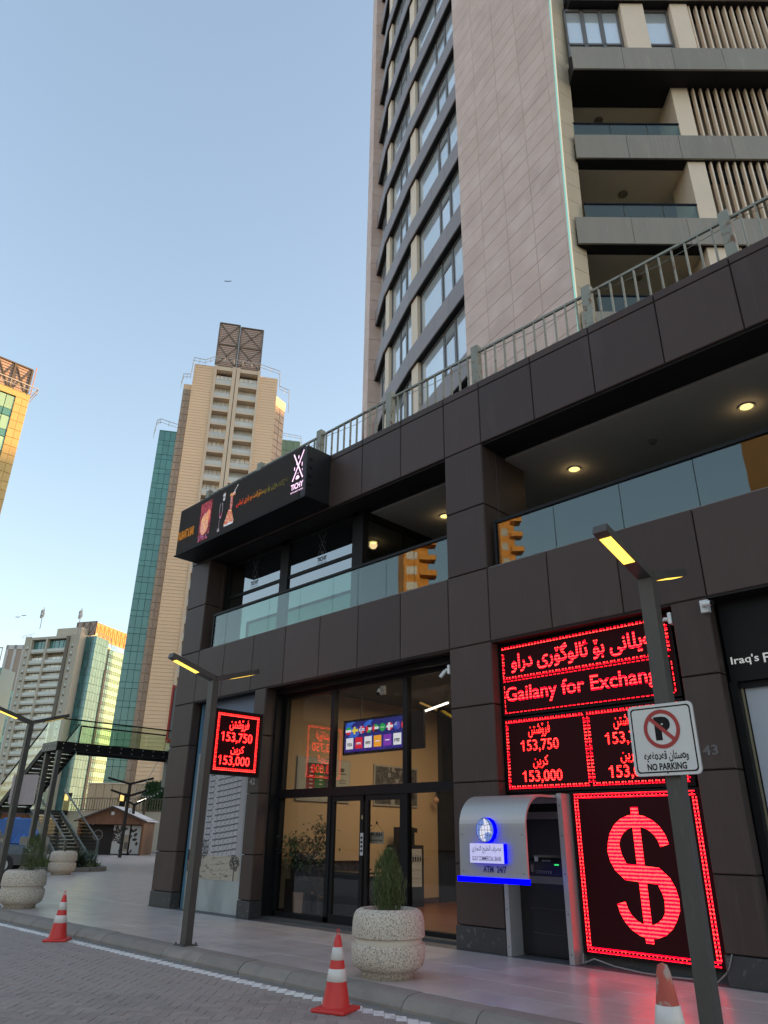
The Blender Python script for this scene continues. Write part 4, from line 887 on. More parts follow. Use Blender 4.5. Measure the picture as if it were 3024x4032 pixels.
def conifer(x, y, z, h, w, label, seed, n=5200, lean=0.0, group='conifers in the concrete planters'):
    t = thing('conifer_shrub', label, 'shrub', (x, y, z), group, local=True); rr = random.Random(seed); L0 = dict(loc=(0, 0, 0))
    k = MB()
    for _ in range(7):
        a = rr.uniform(0, 6.28); k.tube((0, 0, 0), (w * .22 * math.cos(a), w * .22 * math.sin(a), h * .45), .012, 5, .005)
    k.build('stem', M_bark, t, **L0)
    f = MB()
    lob = [(rr.uniform(0, 6.28), rr.uniform(.2, .8), rr.uniform(.05, .16)) for _ in range(9)]
    def radius(u, a=0): return w * .5 * (min(1, (u + .05) / .22) ** .5) * (1 - max(0, (u - .42) / .56) ** 2.0) * (1 + sum(k_ * math.exp(-((u - z_) / .13) ** 2) * math.cos(a - q_) for q_, z_, k_ in lob))
    sprays = int(n / 26)
    for _ in range(sprays):
        u = rr.random() ** .85 * .92; a = rr.uniform(0, 2 * math.pi); q = rr.random() ** .6
        r_ = radius(u, a) * q; base = Vector((r_ * math.cos(a), r_ * math.sin(a), u * h))
        if rr.random() < .02: base += Vector((math.cos(a), math.sin(a), 0)) * w * .10
        out = Vector((math.cos(a), math.sin(a), 0)); d = (Vector((0, 0, 1)) + out * rr.uniform(.05, .38) + Vector((rr.uniform(-.25, .25), rr.uniform(-.25, .25), 0))).normalized()
        L_ = rr.uniform(.05, .12) * h ** .5; sd = d.cross(out + Vector((rr.uniform(-.6, .6), rr.uniform(-.6, .6), .1))).normalized()
        for b_ in range(13):
            tt = b_ / 13.; p = base + d * L_ * tt; sgn = 1 if b_ % 2 else -1
            e = (d * rr.uniform(.5, 1) + sd * sgn * rr.uniform(.5, 1) + out * rr.uniform(-.2, .3)).normalized(); ll = L_ * .26 * (1.1 - tt * .7); wd = ll * .15
            sv = e.cross(sd + Vector((rr.uniform(-.5, .5), rr.uniform(-.5, .5), rr.uniform(-.5, .5)))).normalized() * wd
            f.add([p - sv, p + sv, p + e * ll + sv * .2], [(0, 1, 2)]); f.add([p - sd * wd, p + sd * wd, p + d * ll * 1.2], [(0, 1, 2)])
    o = f.build('foliage', M_cyp, t, **L0); o.rotation_euler = (lean, 0, 0)
    return t
planter(-7.24, -2.51, .97, 'round concrete planter with conifer between the glass door and the cash machine', 1, 1, 1)
conifer(-7.24, -2.51, .62, .80, .41, 'dense upright conifer in the planter in front of the shop door', 3, 60000)
planter(-18.93, -2.52, 1.02, 'round concrete planter cut by the left edge of the photo', 1, 1, 1)
conifer(-18.80, -2.46, .66, .88, .62, 'loose wispy conifer in the planter at the left edge', 5, 26000)
planter(-32.75, 4.3, 1.15, 'round concrete planter beside the raised bed at the foot of the steel stairs', 1, 1, 1)
conifer(-32.75, 4.3, .78, 1.15, .62, 'narrow dark conifer in the planter beside the steel stairs', 9, 2600)
planter(-26.8, -1.0, 1.0, 'round concrete planter partly hidden behind the left edge planter', 1, 1, 1)
conifer(-26.6, -0.9, .68, 1.15, .95, 'conifer behind the leftmost lamp post near the parked car', 12, 2600)
# ------------------------------------------------------------------ shop interior seen through the glass
M_tanwall = mat('tan_interior_wall', (.46, .34, .20), .8, 0, .06, .8)
ib = thing('shop_interior', 'tan painted shop room with dark ceiling and timber floor behind the glass front', 'room', (-10.5, 4, 0))
MB().box(-13.70, -13.66, .64, 5.95, .05, 4.75).build('side_wall', M_tanwall, ib)
MB().box(-13.66, -13.64, .64, 5.95, .05, .17).build('skirting_board', mat('dark_timber_skirting', (.06, .03, .02), .5), ib)
MB().box(-13.70, -7.4, 6.9, 6.95, .05, 4.75).build('back_wall', M_tanwall, ib)
MB().box(-7.45, -7.4, 1.5, 6.9, .05, 4.75).build('right_wall', mat('dark_interior_wall', (.05, .04, .035), .7), ib)
MB().box(-13.7, -7.4, .66, 6.95, 4.75, 4.8).build('dark_ceiling', mat('dark_ceiling_paint', (.02, .018, .017), .8), ib)
MB().box(-13.7, -7.4, .66, 6.95, .02, .05).build('timber_floor', mat('timber_floor', (.16, .06, .025), .35, 0, .3, 3, (1, 14, 1), second=(.09, .035, .018), thr=(.5, .6, 3)), ib)
MB().box(-13.70, -13.62, 5.95, 6.9, .05, 2.85).box(-13.7, -13.6, 5.9, 6.0, .05, 2.9).build('dark_doorway', M_black, ib)
MB().box(-8.9, -8.3, 2.6, 2.7, .05, 2.6).build('dark_partition', mat('dark_partition_panel', (.03, .025, .022), .5), ib)
for a, c in (((-10.45, 1.60, 3.92), (-9.10, .98, 3.92)), ((-9.78, .95, 3.99), (-10.10, 1.80, 3.99))):  # second bar glows amber to imitate a wood-coloured reflection
    tag(MB().bar(a, c, .035, .03).build('ceiling_strip', M_white if a[0] < -10 else emit('amber_reflection_strip', (.8, .45, .12), .09)), 'glowing strip under the shop ceiling, ' + ('longer white lamp' if a[0] < -10 else 'shorter amber bar in place of a wood-coloured reflection'), 'lamp', 'ceiling strip lamps in the shop')
ar = bpy.data.lights.new('strip_lamp_light', 'AREA'); ar.energy = 40; ar.color = (1, .76, .48); ar.shape = 'RECTANGLE'; ar.size = 2.6; ar.size_y = 2.6
ao = bpy.data.objects.new('strip_lamp_light', ar); COL.objects.link(ao); ao.location = (-10.4, 3.4, 4.55)
# wall boards on the side wall
def framed(y0, y1, z0, z1, img, label, name, em=0.0):
    t = thing(name, label, 'picture', (-13.64, y0, z0))
    MB().box(-13.655, -13.62, y0, y1, z0, z1).build('frame', mat('board_rim', (.30, .30, .27), .5), t)
    raster('print', img, (-13.617, y0 + .04, z0 + .04), (0, 1, 0), (0, 0, 1), y1 - y0 - .08, z1 - z0 - .08, print_mat('wall_board_print', em, .5), t)
im = np.full((30, 48, 3), (.34, .36, .31)); im[4:24, 7:15] = (.20, .012, .02); im[4:24, 15:24] = (.02, .13, .035); im[4:24, 24:33] = (.05, .05, .06); im[3:5, 7:33] = (.03, .03, .03)
for r_ in range(6, 24, 3):
    for c_ in (10, 19, 28): im[r_, c_:c_ + 3] = (.5, .45, .4)
im[5:8, 39:43] = (.06, .07, .06); im[9, 38:45] = (.1, .1, .1); im[14:17:2, 38:45] = (.2, .2, .2); im[26, 12:40:4] = (.1, .1, .1)
framed(1.02, 2.66, 2.28, 3.23, im, 'pale rate board with red and green columns on the tan shop wall', 'rate_board')
rr = np.random.RandomState(8); im = rr.rand(26, 44, 1) * np.array((.10, .10, .10)); im = np.clip(im + .02, 0, 1)
for _ in range(50):
    x, y = rr.randint(0, 40), rr.randint(0, 24); im[y:y + rr.randint(1, 4), x:x + rr.randint(1, 6)] = rr.uniform(.0, .30)
framed(3.47, 5.08, 2.26, 3.22, im, 'dark black and white crowd picture on the tan shop wall', 'wall_picture')
# hanging television with flags and payment cards
tv = thing('hanging_television', 'hanging television showing round flags over coloured payment cards', 'television', (-11.3, 1.25, 3.2))
MB().box(-12.33, -9.95, 1.22, 1.28, 3.17, 3.90).build('casing', M_black, tv)
MB().tube((-11.8, 1.25, 3.9), (-11.8, 1.25, 4.75), .012, 6).tube((-10.4, 1.25, 3.9), (-10.4, 1.25, 4.75), .012, 6).build('hanger', M_black, tv)
W, H = 150, 60; im = np.zeros((H, W, 3)); yy, xx = np.mgrid[0:H, 0:W]; nzz = np.random.RandomState(2)
im[:] = (.01, .015, .16); wv = np.sin(xx / 9. + np.sin(yy / 5.)) + np.sin(xx / 23.); im[(wv > 1.0) & (yy < 32)] = (.02, .12, .55); im[44:, :] = (.02, .012, .20)
def flag(i, f):
    cx_ = 9 + i * 17.6; cy = 17; d = (xx - cx_) ** 2 + (yy - cy) ** 2 < 60; u = xx - cx_; v = yy - cy; f(d, u, v)
def C(msk, c): im[msk] = c
Rd, Gn, Wt, Bk, Bl, Yl = (.65, .01, .03), (.01, .35, .06), (.75, .75, .78), (.01, .01, .01), (.02, .08, .45), (.8, .6, .03)
def hor(a, b, c): return lambda d, u, v: (C(d & (v < -2.6), a), C(d & (abs(v) <= 2.6), b), C(d & (v > 2.6), c))
def cross(bg_, c1, c2=None): return lambda d, u, v: (C(d, bg_), C(d & ((abs(v) < 2.2) | (abs(u + 1.5) < 2.2)), c1), C(d & ((abs(v) < 1) | (abs(u + 1.5) < 1)), c2 or c1))
def tri(a, b, c): return lambda d, u, v: (hor(a, b, c)(d, u, v), C(d & (u < -1 - abs(v) * .6 + 1), Rd))
fl = [hor(Gn, Wt, Rd), cross(Bl, Yl), cross(Rd, Wt, Bl), tri(Bk, Wt, Gn), lambda d, u, v: (hor(Gn, Wt, Bk)(d, u, v), C(d & (u < -2.5), Rd)), lambda d, u, v: (C(d, Gn), C(d & (abs(v) < 1) & (abs(u) < 5), Wt)), cross(Rd, Wt), lambda d, u, v: (C(d, Bl), C(d & (v < 0) & (u < 0) & ((xx + yy) % 3 == 0), Wt), C(d & (u > 2) & ((xx * 3 + yy) % 7 == 0), Rd)), lambda d, u, v: (C(d, Rd), C(d & (abs(u) < 4), Wt), C(d & (abs(u) < 2) & (abs(v) < 2.5), Rd)), cross(Wt, Rd), hor(Rd, Wt, Bk)]
for i, f in enumerate(fl): flag(i, f)
for i, (c, tcol) in enumerate([(Wt, (.7, .7, .72)), (Rd, Wt), (Wt, Bk), ((.85, .35, .02), Wt), ((.2, .03, .4), Wt), (Wt, (.02, .2, .1)), (Wt, (.4, .02, .02)), (Wt, Bk)]):
    x0 = 4 + i * 24; im[32:54, x0:x0 + 19] = c; im[42:44, x0 + 4:x0 + 15] = tcol
raster('screen', im, (-12.27, 1.216, 3.22), (1, 0, 0), (0, 0, 1), 1.80, .63, print_mat('television_picture', .23), tv)
put_text('VISA', (-12.19, 1.212, 3.34), (1, 0, 0), (0, 0, 1), .17, .075, M_navy, tv, 'card_text', .03)
put_text('FastPay', (-11.905, 1.212, 3.35), (1, 0, 0), (0, 0, 1), .17, .05, M_signwhite, tv, 'card_text', .01)
put_text('NASS', (-11.61, 1.212, 3.35), (1, 0, 0), (0, 0, 1), .16, .05, M_black, tv, 'card_text', .02)
put_text('FIB', (-10.75, 1.212, 3.34), (1, 0, 0), (0, 0, 1), .15, .06, M_navy, tv, 'card_text', .02)
# sofa (tufted back)
sf = thing('tufted_sofa', 'dark leather sofa with buttoned back along the tan wall', 'sofa', (-13.2, 2.0, .05))
M_leather = mat('dark_leather', (.018, .012, .011), .35, 0, .2, 8, bump=.1)
MB().panel(.02, 1.95, .05, .45, -.45, .42, Fr(-13.1, 1.0, 0), .05).build('seat', M_leather, sf)
k = MB()
ny, nz = 40, 14
pts_ = []
for j in range(nz + 1):
    for i in range(ny + 1):
        u = i / ny; v = j / nz; q = abs(math.sin(math.pi * (u * 9 + v * 1.5))) * abs(math.sin(math.pi * (u * 9 - v * 1.5))); pts_.append((-13.42 + .06 * q, 1.0 + 1.9 * u, .45 + .6 * v))
k.add(pts_, [(j * (ny + 1) + i, j * (ny + 1) + i + 1, (j + 1) * (ny + 1) + i + 1, (j + 1) * (ny + 1) + i) for j in range(nz) for i in range(ny)]); k.box(-13.62, -13.44, 1.0, 2.9, .05, 1.05)
k.build('backrest', M_leather, sf, smooth=True)
MB().box(-13.6, -12.9, .85, 1.0, .05, .72).build('armrest', M_leather, sf); MB().box(-13.6, -12.9, 2.9, 3.05, .05, .72).build('armrest', M_leather, sf)
# counter, fridge, coffee machine
ct = thing('black_counter', 'low black counter standing inside behind the glass', 'counter', (-12.2, 1.4, .05))
MB().panel(-.6, .55, .0, .80, -.28, .28, Fr(-12.45, 1.7, 90), .02).build('body', M_black, ct); MB().box(-13.1, -11.85, 1.38, 2.02, .85, .88).build('top', mat('counter_top', (.03, .03, .03), .2), ct)
fg = thing('drinks_fridge', 'small glass door drinks fridge with lit shelves near the doorway', 'fridge', (-13.3, 4.2, .05))
MB().box(-13.62, -13.05, 3.95, 4.65, .05, 1.38).build('cabinet', M_black, fg)
MB().box(-13.045, -13.04, 4.03, 4.57, .48, 1.30).build('glass_door', mat('fridge_lit_inside', (.22, .21, .19), .3, emis=(.9, .8, .62), estr=.02), fg)
for z in (.66, .84, 1.02, 1.16): MB().box(-13.038, -13.03, 4.03, 4.57, z, z + .014).build('shelf', M_silver, fg)
for i in range(6): MB().tube((-13.03, 4.08 + i * .085, 1.03), (-13.03, 4.08 + i * .085, 1.13), .02, 8).build('bottle_row', mat('dark_bottle', (.03, .03, .02), .2), fg)
cm = thing('coffee_machine', 'black coffee machine on top of the drinks fridge', 'coffee machine', (-13.3, 4.1, 1.38))
MB().panel(0, .45, 1.38, 1.78, -.3, 0, Fr(-13.1, 3.95, 0), .02).box(-13.1, -12.98, 4.0, 4.35, 1.66, 1.76).build('body', M_black, cm)
# PUSH sign hanging on the door glass
ps = thing('push_sign', 'small hanging PUSH sign on a string behind the door glass', 'door sign', (-10.62, .66, 1.42))
MB().box(-10.87, -10.47, .655, .662, 1.44, 1.64).build('board', mat('cream_card', (.42, .36, .27), .6), ps)
put_text('PUSH', (-10.82, .652, 1.56), (1, 0, 0), (0, 0, 1), .31, .065, M_black, ps, 'lettering', .03); put_text('to enter here', (-10.82, .652, 1.48), (1, 0, 0), (0, 0, 1), .31, .035, M_black, ps, 'lettering', .02)
MB().tube((-10.85, .66, 1.64), (-10.67, .66, 1.79), .003, 4).tube((-10.49, .66, 1.64), (-10.67, .66, 1.79), .003, 4).tube((-10.67, .655, 1.80), (-10.67, .665, 1.80), .025, 10).build('string', M_bark, ps)
wl = thing('wall_lamp', 'curved arm wall lamp with a small globe beside the dark doorway', 'lamp', (-13.6, 5.7, 2.6))
pts = [(-13.62, 5.9, 2.76), (-13.45, 5.75, 2.78), (-13.40, 5.6, 2.72), (-13.40, 5.55, 2.55)]; k = MB()
for p, q in zip(pts, pts[1:]): k.tube(p, q, .02, 6)
k.build('arm', M_black, wl); MB().lathe([(0, -.08), (.06, -.05), (.08, 0), (.06, .05), (0, .08)], 16, (-13.40, 5.55), 0, 2.45).build('globe', mat('warm_globe', (.5, .3, .2), .5), wl)
# potted plant
pp = thing('potted_plant', 'leafy indoor tree in a pale cylindrical pot inside the window', 'potted plant', (-13.1, .98, .05))
MB().lathe([(0, 0), (.19, 0), (.215, .44), (.195, .44), (.18, .40), (0, .40)], 32, (-13.15, .98), 0, .05).build('pot', mat('terracotta_pale', (.42, .27, .19), .7), pp)
k = MB(); rr = random.Random(4); k.tube((-13.15, .98, .4), (-13.12, .98, .95), .022, 6, .018)
tips = []
for _ in range(16):
    a = rr.uniform(0, 6.28); e = Vector((-13.05 + .30 * math.cos(a), 1.0 + .38 * math.sin(a), rr.uniform(1.0, 1.55))); e.x = max(e.x, -13.5); k.tube((-13.12, .98, .9), e, .01, 5, .005); tips.append(e)
tips += [Vector((-12.95, 1.35, 1.68)), Vector((-12.9, 1.15, 1.75))]; k.tube((-13.12, .98, .9), tips[-2], .01, 5)
k.build('trunk', M_bark, pp)
lf = MB()
for e in tips:
    for _ in range(90):
        c = e + Vector((rr.gauss(0, .10), rr.gauss(0, .13), rr.gauss(0, .10))); a = rr.uniform(0, 6.28); d = Vector((math.cos(a), math.sin(a), rr.uniform(-.9, .1))).normalized(); s_ = d.cross(Vector((0, 0, 1))).normalized() * .022; L_ = rr.uniform(.09, .17)
        lf.add([c, c + d * L_ * .4 + s_, c + d * L_, c + d * L_ * .4 - s_], [(0, 1, 2, 3)])
lf.build('leaves', M_leafdark, pp)
# ------------------------------------------------------------------ main residential tower behind the podium
tw = thing('residential_tower', 'tall taupe and cream tower with curved rows of windows, stone tile wall and balconies', 'building', (-10, 8, 9.7))
FA = Fr(-7.38, 4.71, 106.0)            # tile wall, u=0 at its foot's right corner, u negative to the left
UL = -4.98
zc = [9.9, 14, 18, 20, 22, 26, 30, 34, 40]
def edge(z):                            # right edge of the tile wall flares outwards with height
    t = max(0, z - 13) / 22.0; return .05 + .95 * t ** 1.45
# core
core = MB()
TH = 62
A0, A1 = FA.p(UL, -.1, 0), FA.p(0, -.1, 0)
S = [(-22.85, 11.80), (-20.0, 9.86), (-16.75, 8.17), (-12.20, 6.18)]
plan = [(-22.3, 12.6), (-19.5, 10.7), (-16.5, 9.0), (-12.0, 7.05), (-12.05, 6.3), (-7.45, 4.95), (-7.25, 5.35), (-9.3, 7.15), (-9.0, 7.5), (-1.2, 15.2), (4.0, 20.0), (4, 30), (-22, 30)]
core.poly(list(reversed(plan)), (9.6, TH)); core.build('core_wall', M_back, tw)
MB().poly([FA.p(UL, -.07, 0)[:2], FA.p(.0, -.07, 0)[:2], FA.p(.0, -.4, 0)[:2], FA.p(UL, -.4, 0)[:2]], (9.7, TH)).build('wall_backing', mat('tile_joint_dark', (.13, .105, .095), .9), tw)
# tiles: four full columns and a flaring edge column
RHT = .638; CW = 1.245; tcount = 0
tmk = {}
extra = MB(); strips = []
z = 9.7; r = 0
while z < 44:
    z1 = z + RHT
    for c in range(4):
        u0 = UL + c * CW; u1 = u0 + CW
        if c == 3: u1 = min(u1, edge(z))
        if z < 37:
            MB().panel(u0 + .006, u1 - .006, z + .006, z1 - .006, -.03, 0, FA, .004).build('tile', M_tile, tw)
        else: extra.panel(u0 + .006, u1 - .006, z + .006, z1 - .006, -.03, 0, FA, .004)
    e0, e1 = edge(z), edge(z1)
    if e1 > .07:
        u0 = UL + 4 * CW
        q = MB(); P4 = [(u0 + .006, z + .006), (max(u0 + .02, e0 - .01), z + .006), (max(u0 + .03, e1 - .01), z1 - .006), (u0 + .006, z1 - .006)]
        q.add([FA.p(u, n, zz) for n in (-.03, 0) for u, zz in P4], [(3, 2, 1, 0), (4, 5, 6, 7)] + [(i, (i + 1) % 4, 4 + (i + 1) % 4, 4 + i) for i in range(4)])
        if z < 37: q.build('tile', M_tile, tw)
    # cream return strip, one slab per course, leaning with the flared edge
    def rp(e, n, zz): return FA.p(e, n, zz)
    q = MB(); d0, d1 = -.03, -.60
    P8 = [rp(e0, d0, z + .008), rp(e0, d1, z + .008), rp(e1, d1, z1 - .004), rp(e1, d0, z1 - .004)]
    P8b = [rp(e0 - .06, d0, z + .008), rp(e0 - .06, d1, z + .008), rp(e1 - .06, d1, z1 - .004), rp(e1 - .06, d0, z1 - .004)]
    q.add(P8 + P8b, [(0, 1, 2, 3), (7, 6, 5, 4)] + [(i, 4 + i, 4 + (i + 1) % 4, (i + 1) % 4) for i in range(4)])
    q.build('edge_tile', mat('cream_stone_tile', (.60, .48, .34), .7, 0, .12, 1.5, rnd=.04, bump=.03), tw)
    z = z1; r += 1
extra.build('tiles', M_tile, tw, kind='stuff')
# neon line and its pale housing on the corner
nz = MB(); nw = MB(); zz = 9.7
while zz < 40:
    z1 = zz + 1.0
    for k, (off, wd, dp) in ((nz, (-.035, .045, .035)), (nw, (.012, .035, .02))):
        e0, e1 = edge(zz) + off, edge(z1) + off
        P8 = [FA.p(e + a, n, q_) for n in (0.0, dp) for e, q_, a in ((e0, zz, 0), (e0, zz, wd * .75), (e1, z1, wd * .75), (e1, z1, 0))]
        k.add(P8, [(3, 2, 1, 0), (4, 5, 6, 7)] + [(i, (i + 1) % 4, 4 + (i + 1) % 4, 4 + i) for i in range(4)])
    zz = z1
nz.build('neon_line', M_neon, tw); nw.build('neon_housing', M_neonw, tw)
# curved window wall: spandrels follow S, windows set back .55
segs = []
for a, c in zip(S, S[1:]):
    az = math.degrees(math.atan2(c[0] - a[0], c[1] - a[1])); L_ = math.hypot(c[0] - a[0], c[1] - a[1]); segs.append((Fr(a[0], a[1], az), L_))
ZT0 = 20.03; FH = 3.42
M_cr2 = M_cream
for k in range(-3, 11):
    zt = ZT0 + FH * k; zb = zt - .94
    for si, (fr, L_) in enumerate(segs):
        npn = 4 if si == 2 else (3 if si == 1 else 2)
        for i in range(npn):
            u0, u1 = L_ * i / npn, L_ * (i + 1) / npn
            MB().panel(u0 + .005, u1 - .005, zb, zt, -.05, 0, fr, .006).build('spandrel', M_span, tw)
        MB().box(0, L_, -.5, -.05, zb + .005, zt - .03, 0, fr).build('slab_edge', M_soffit, tw)
        # windows above this spandrel up to the next one
        z0, z1 = zt - .02, zt + FH - .94
        if z0 < 9: continue
        if si == 2:
            bays = [(0.0, .62, 'p'), (.62, 2.70, 'w'), (2.70, 3.65, 's'), (3.65, 4.97, 'w')]
        elif si == 1:
            bays = [(.0, .55, 'p'), (.55, 1.8, 'w'), (1.8, 2.65, 's'), (2.65, L_, 'w')]
        else: bays = [(0, .55, 'j'), (.55, 1.9, 'w'), (1.9, L_, 's')]
        for u0, u1, ty in bays:
            if ty == 'p': MB().panel(u0, u1, z0, z1, -.50, -.12, fr, .01).build('pilaster', M_cream, tw)
            elif ty == 'j': MB().panel(u0, u1, z0, z1, -.56, -.47, fr, .01).build('jamb_panel', M_taupeceil, tw)
            else:
                f = MB(); t_ = .055 if ty == 'w' else .085
                f.box(u0, u0 + t_, -.34, -.26, z0, z1, 0, fr).box(u1 - t_, u1, -.34, -.26, z0, z1, 0, fr).box(u0, u1, -.34, -.26, z0, z0 + t_, 0, fr).box(u0, u1, -.34, -.26, z1 - .10, z1, 0, fr)
                if ty == 's': f.box(u0, u1, -.34, -.28, z1 - .5, z1 - .68, 0, fr)
                o = f.build('window_frame', M_wingray, tw)
                MB().box(u0 + t_, u1 - t_, -.31, -.305, z0 + t_, z1 - .10, 0, fr).build('pane', M_winglass, o)
# far end: tile wall strip closing the curve on the left
FE = Fr(-22.85, 11.80, 128.0)
en = MB()
az_e = math.degrees(math.atan2(-22.85 - CAMP.x, 11.8 - CAMP.y))
Fend = Fr(*at(-47.05, 32.4), 100.0)
zz = 9.7
while zz < TH - 1:
    MB().panel(.0, 1.25, zz + .01, zz + 1.27, -1.5, 0, Fr(*at(-47.15, 31.6), 122), .01).build('end_tile', M_tile, tw); zz += 1.28
# right face: balcony bands at azimuth 45
FR = Fr(-6.86, 5.07, 45.3)
def band(zt, n0, h=1.0, az=-24.7, dp=.45, u1=22.0, mt=M_span2):
    u0 = FR.ray(az, n0); u = u0
    while u < min(u1, 12):
        MB().panel(u + .005, min(u + 1.6, u1) - .005, zt - h, zt, n0 - .06, n0, FR, .006).build('balcony_panel', mt, tw); u += 1.6
    MB().box(u0, u1, n0 - dp, n0 - .06, zt - h + .01, zt - .35, 0, FR).build('balcony_slab', M_soffit, tw)
band(14.52, 0, 1.0, -26.3); band(17.94, 0, 1.0, -25.7); band(21.36, 0, 1.0, -24.75); band(24.72, .52, 1.03, -23.75, 1.35); band(28.3, .55, 1.1, -23.0, 1.3)
for zt in (14.52, 17.94, 21.36):
    zc_ = zt + 2.42
    MB().box(-.6, 4.0, -3.0, -.46 if zt < 21 else -.85, zc_ + .0, zc_ + .06, 0, FR).build('balcony_ceiling', M_taupeceil, tw)
    MB().box(-.6, 4.3, -3.1, -3.0, zt - .35, zc_ + .05, 0, FR).build('balcony_back_wall', mat('balcony_wall_paint', (.55, .46, .34), .8), tw)
    MB().box(2.0, 3.3, -3.0, -2.96, zt - .3, zt + 1.9, 0, FR).build('balcony_door_glass', M_winglass, tw)
    # side wall, cream pillar
    MB().panel(3.32, 3.86, zt, zc_, -1.3, -.12, FR, .01).build('cream_pillar', M_cream, tw)
    for i, (a, c) in enumerate(((0, 1.15), (1.15, 2.3), (2.3, 3.30))):
        MB().box(a + .01, c - .01, -.14, -.12, zt, zt + .62, 0, FR).build('balcony_glass', M_glassgreen, tw)
    MB().box(0, 3.32, -.16, -.10, zt + .62, zt + .665, 0, FR).build('balcony_handrail', M_black, tw)
    ce = FR.p(1.35 if zt > 20 else 1.75, -1.35, zc_ - .03); MB().lathe([(0, 0), (.06, 0), (.085, -.015), (.13, -.015), (.15, .01), (.15, .03)], 24, ce[:2], 0, ce[2] - .005).build('recessed_lamp', mat('lamp_off', (.22, .17, .10), .4, .5), tw)
    for i in range(30):
        u = 4.02 + i * .24
        if u > 11: break
        MB().box(u, u + .05, -.26, -.12, zt, zc_ + .05, 0, FR).build('louvre_fin', M_cream, tw)
    MB().box(3.9, 12, -1.0, -.95, zt, zc_, 0, FR).build('louvre_back', mat('brown_louvre_back', (.19, .14, .10), .7), tw)
# top floor in view: windows between cream piers
zt = 24.72; zc_ = 27.2
for u0, u1 in ((1.95, 2.72), (3.62, 4.20)): MB().panel(u0, u1, zt, zc_, -.3, .40, FR, .01).build('cream_pillar', M_cream, tw)
for u0, u1, n_ in ((.10, 1.93, 3), (2.75, 3.60, 1)):
    for i in range(n_):
        a, c = u0 + (u1 - u0) * i / n_, u0 + (u1 - u0) * (i + 1) / n_
        f = MB(); f.box(a, a + .06, .1, .2, zt, zc_, 0, FR).box(c - .06, c, .1, .2, zt, zc_, 0, FR).box(a, c, .1, .2, zc_ - .12, zc_, 0, FR).box(a, c, .1, .2, zt + .62, zt + .70, 0, FR)
        o = f.build('window_frame', M_wingray, tw); MB().box(a + .06, c - .06, .14, .145, zt, zc_ - .1, 0, FR).build('pane', M_winglass, o)
        if n_ == 3 and i < 2:
            k_ = MB(); N = 24
            for j in range(N): k_.quad(*[FR.p(*q) for q in ((a + .08 + (c - a - .16) * j / N, .06 + .02 * (j % 2), zt), (a + .08 + (c - a - .16) * (j + 1) / N, .06 + .02 * ((j + 1) % 2), zt), (a + .08 + (c - a - .16) * (j + 1) / N, .06 + .02 * ((j + 1) % 2), zc_ - .3), (a + .08 + (c - a - .16) * j / N, .06 + .02 * (j % 2), zc_ - .3))])
            k_.build('curtain', M_curtain, tw)
for i in range(32): MB().box(4.26 + i * .24, 4.31 + i * .24, .18, .34, zt, zc_, 0, FR).build('louvre_fin', M_cream, tw)
MB().box(4.2, 12, -.3, -.25, zt, zc_, 0, FR).build('louvre_back', MATS['brown_louvre_back'], tw)
# balcony furniture
q = FR.p(1.5, -.55, 17.94)
bt_ = thing('balcony_table', 'small table with white trays behind the balcony glass above the railing', 'table', q)
MB().box(1.15, 1.85, -.75, -.35, 18.30, 18.34, 0, FR).build('table_top', M_darkmetal, bt_)
for u in (1.2, 1.8): MB().box(u - .015, u + .015, -.6, -.57, 17.7, 18.3, 0, FR).build('leg', M_darkmetal, bt_)
tag(MB().box(1.18, 1.48, -.65, -.45, 18.34, 18.43, 0, FR).build('white_tray', M_whitepaint), 'long white tray on the balcony table', 'tray')
tag(MB().box(1.60, 1.80, -.65, -.45, 18.34, 18.40, 0, FR).build('white_tray', M_whitepaint), 'smaller cream tray on the balcony table', 'tray')
# ------------------------------------------------------------------ tan tower with twin balcony columns
tt = thing('tan_balcony_tower', 'tall tan ribbed tower with two columns of balconies and a mesh roof screen', 'building', (*at(-58.9, 125), 0))
FT = Fr(*at(-58.9, 125), 32.6)
ua = lambda az, n=0: FT.ray(az, n)
ZT = 87.5
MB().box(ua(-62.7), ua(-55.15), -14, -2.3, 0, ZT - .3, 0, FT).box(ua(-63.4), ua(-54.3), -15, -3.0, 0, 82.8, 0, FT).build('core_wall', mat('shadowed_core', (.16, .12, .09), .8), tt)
def lap(nm, x0, x1, z0, z1, n1, step=.62):
    k = MB(); z = z0
    while z < z1:
        ze = min(z + step, z1); k.add([FT.p(x0, n1, z), FT.p(x1, n1, z), FT.p(x1, n1 - .06, ze), FT.p(x0, n1 - .06, ze), FT.p(x0, n1 - .10, z), FT.p(x1, n1 - .10, z)], [(0, 1, 2, 3), (4, 5, 1, 0)]); z = ze
    k.box(x0, x1, n1 - 3, n1 - .101, z0, z1, 0, FT); k.build(nm, M_tan, tt, kind='stuff')
lap('ribbed_cladding', ua(-62.72), ua(-60.9), 0, ZT, 0); lap('ribbed_cladding', ua(-56.78), ua(-55.12), 0, ZT - .9, 0)
for a, c in ((-60.93, -60.72), (-59.30, -58.99), (-58.93, -58.62), (-56.98, -56.76)): MB().box(ua(a), ua(c), -2.0, .22, 0, ZT + .3, 0, FT).build('balcony_pier', M_tanpale, tt)
MB().box(ua(-58.99), ua(-58.93), -1, -.2, 0, ZT, 0, FT).build('shadow_gap', M_darkfin, tt)
MB().box(ua(-60.93), ua(-56.76), -2.2, .05, ZT - .7, ZT + .3, 0, FT).build('roof_beam', M_tanpale, tt)
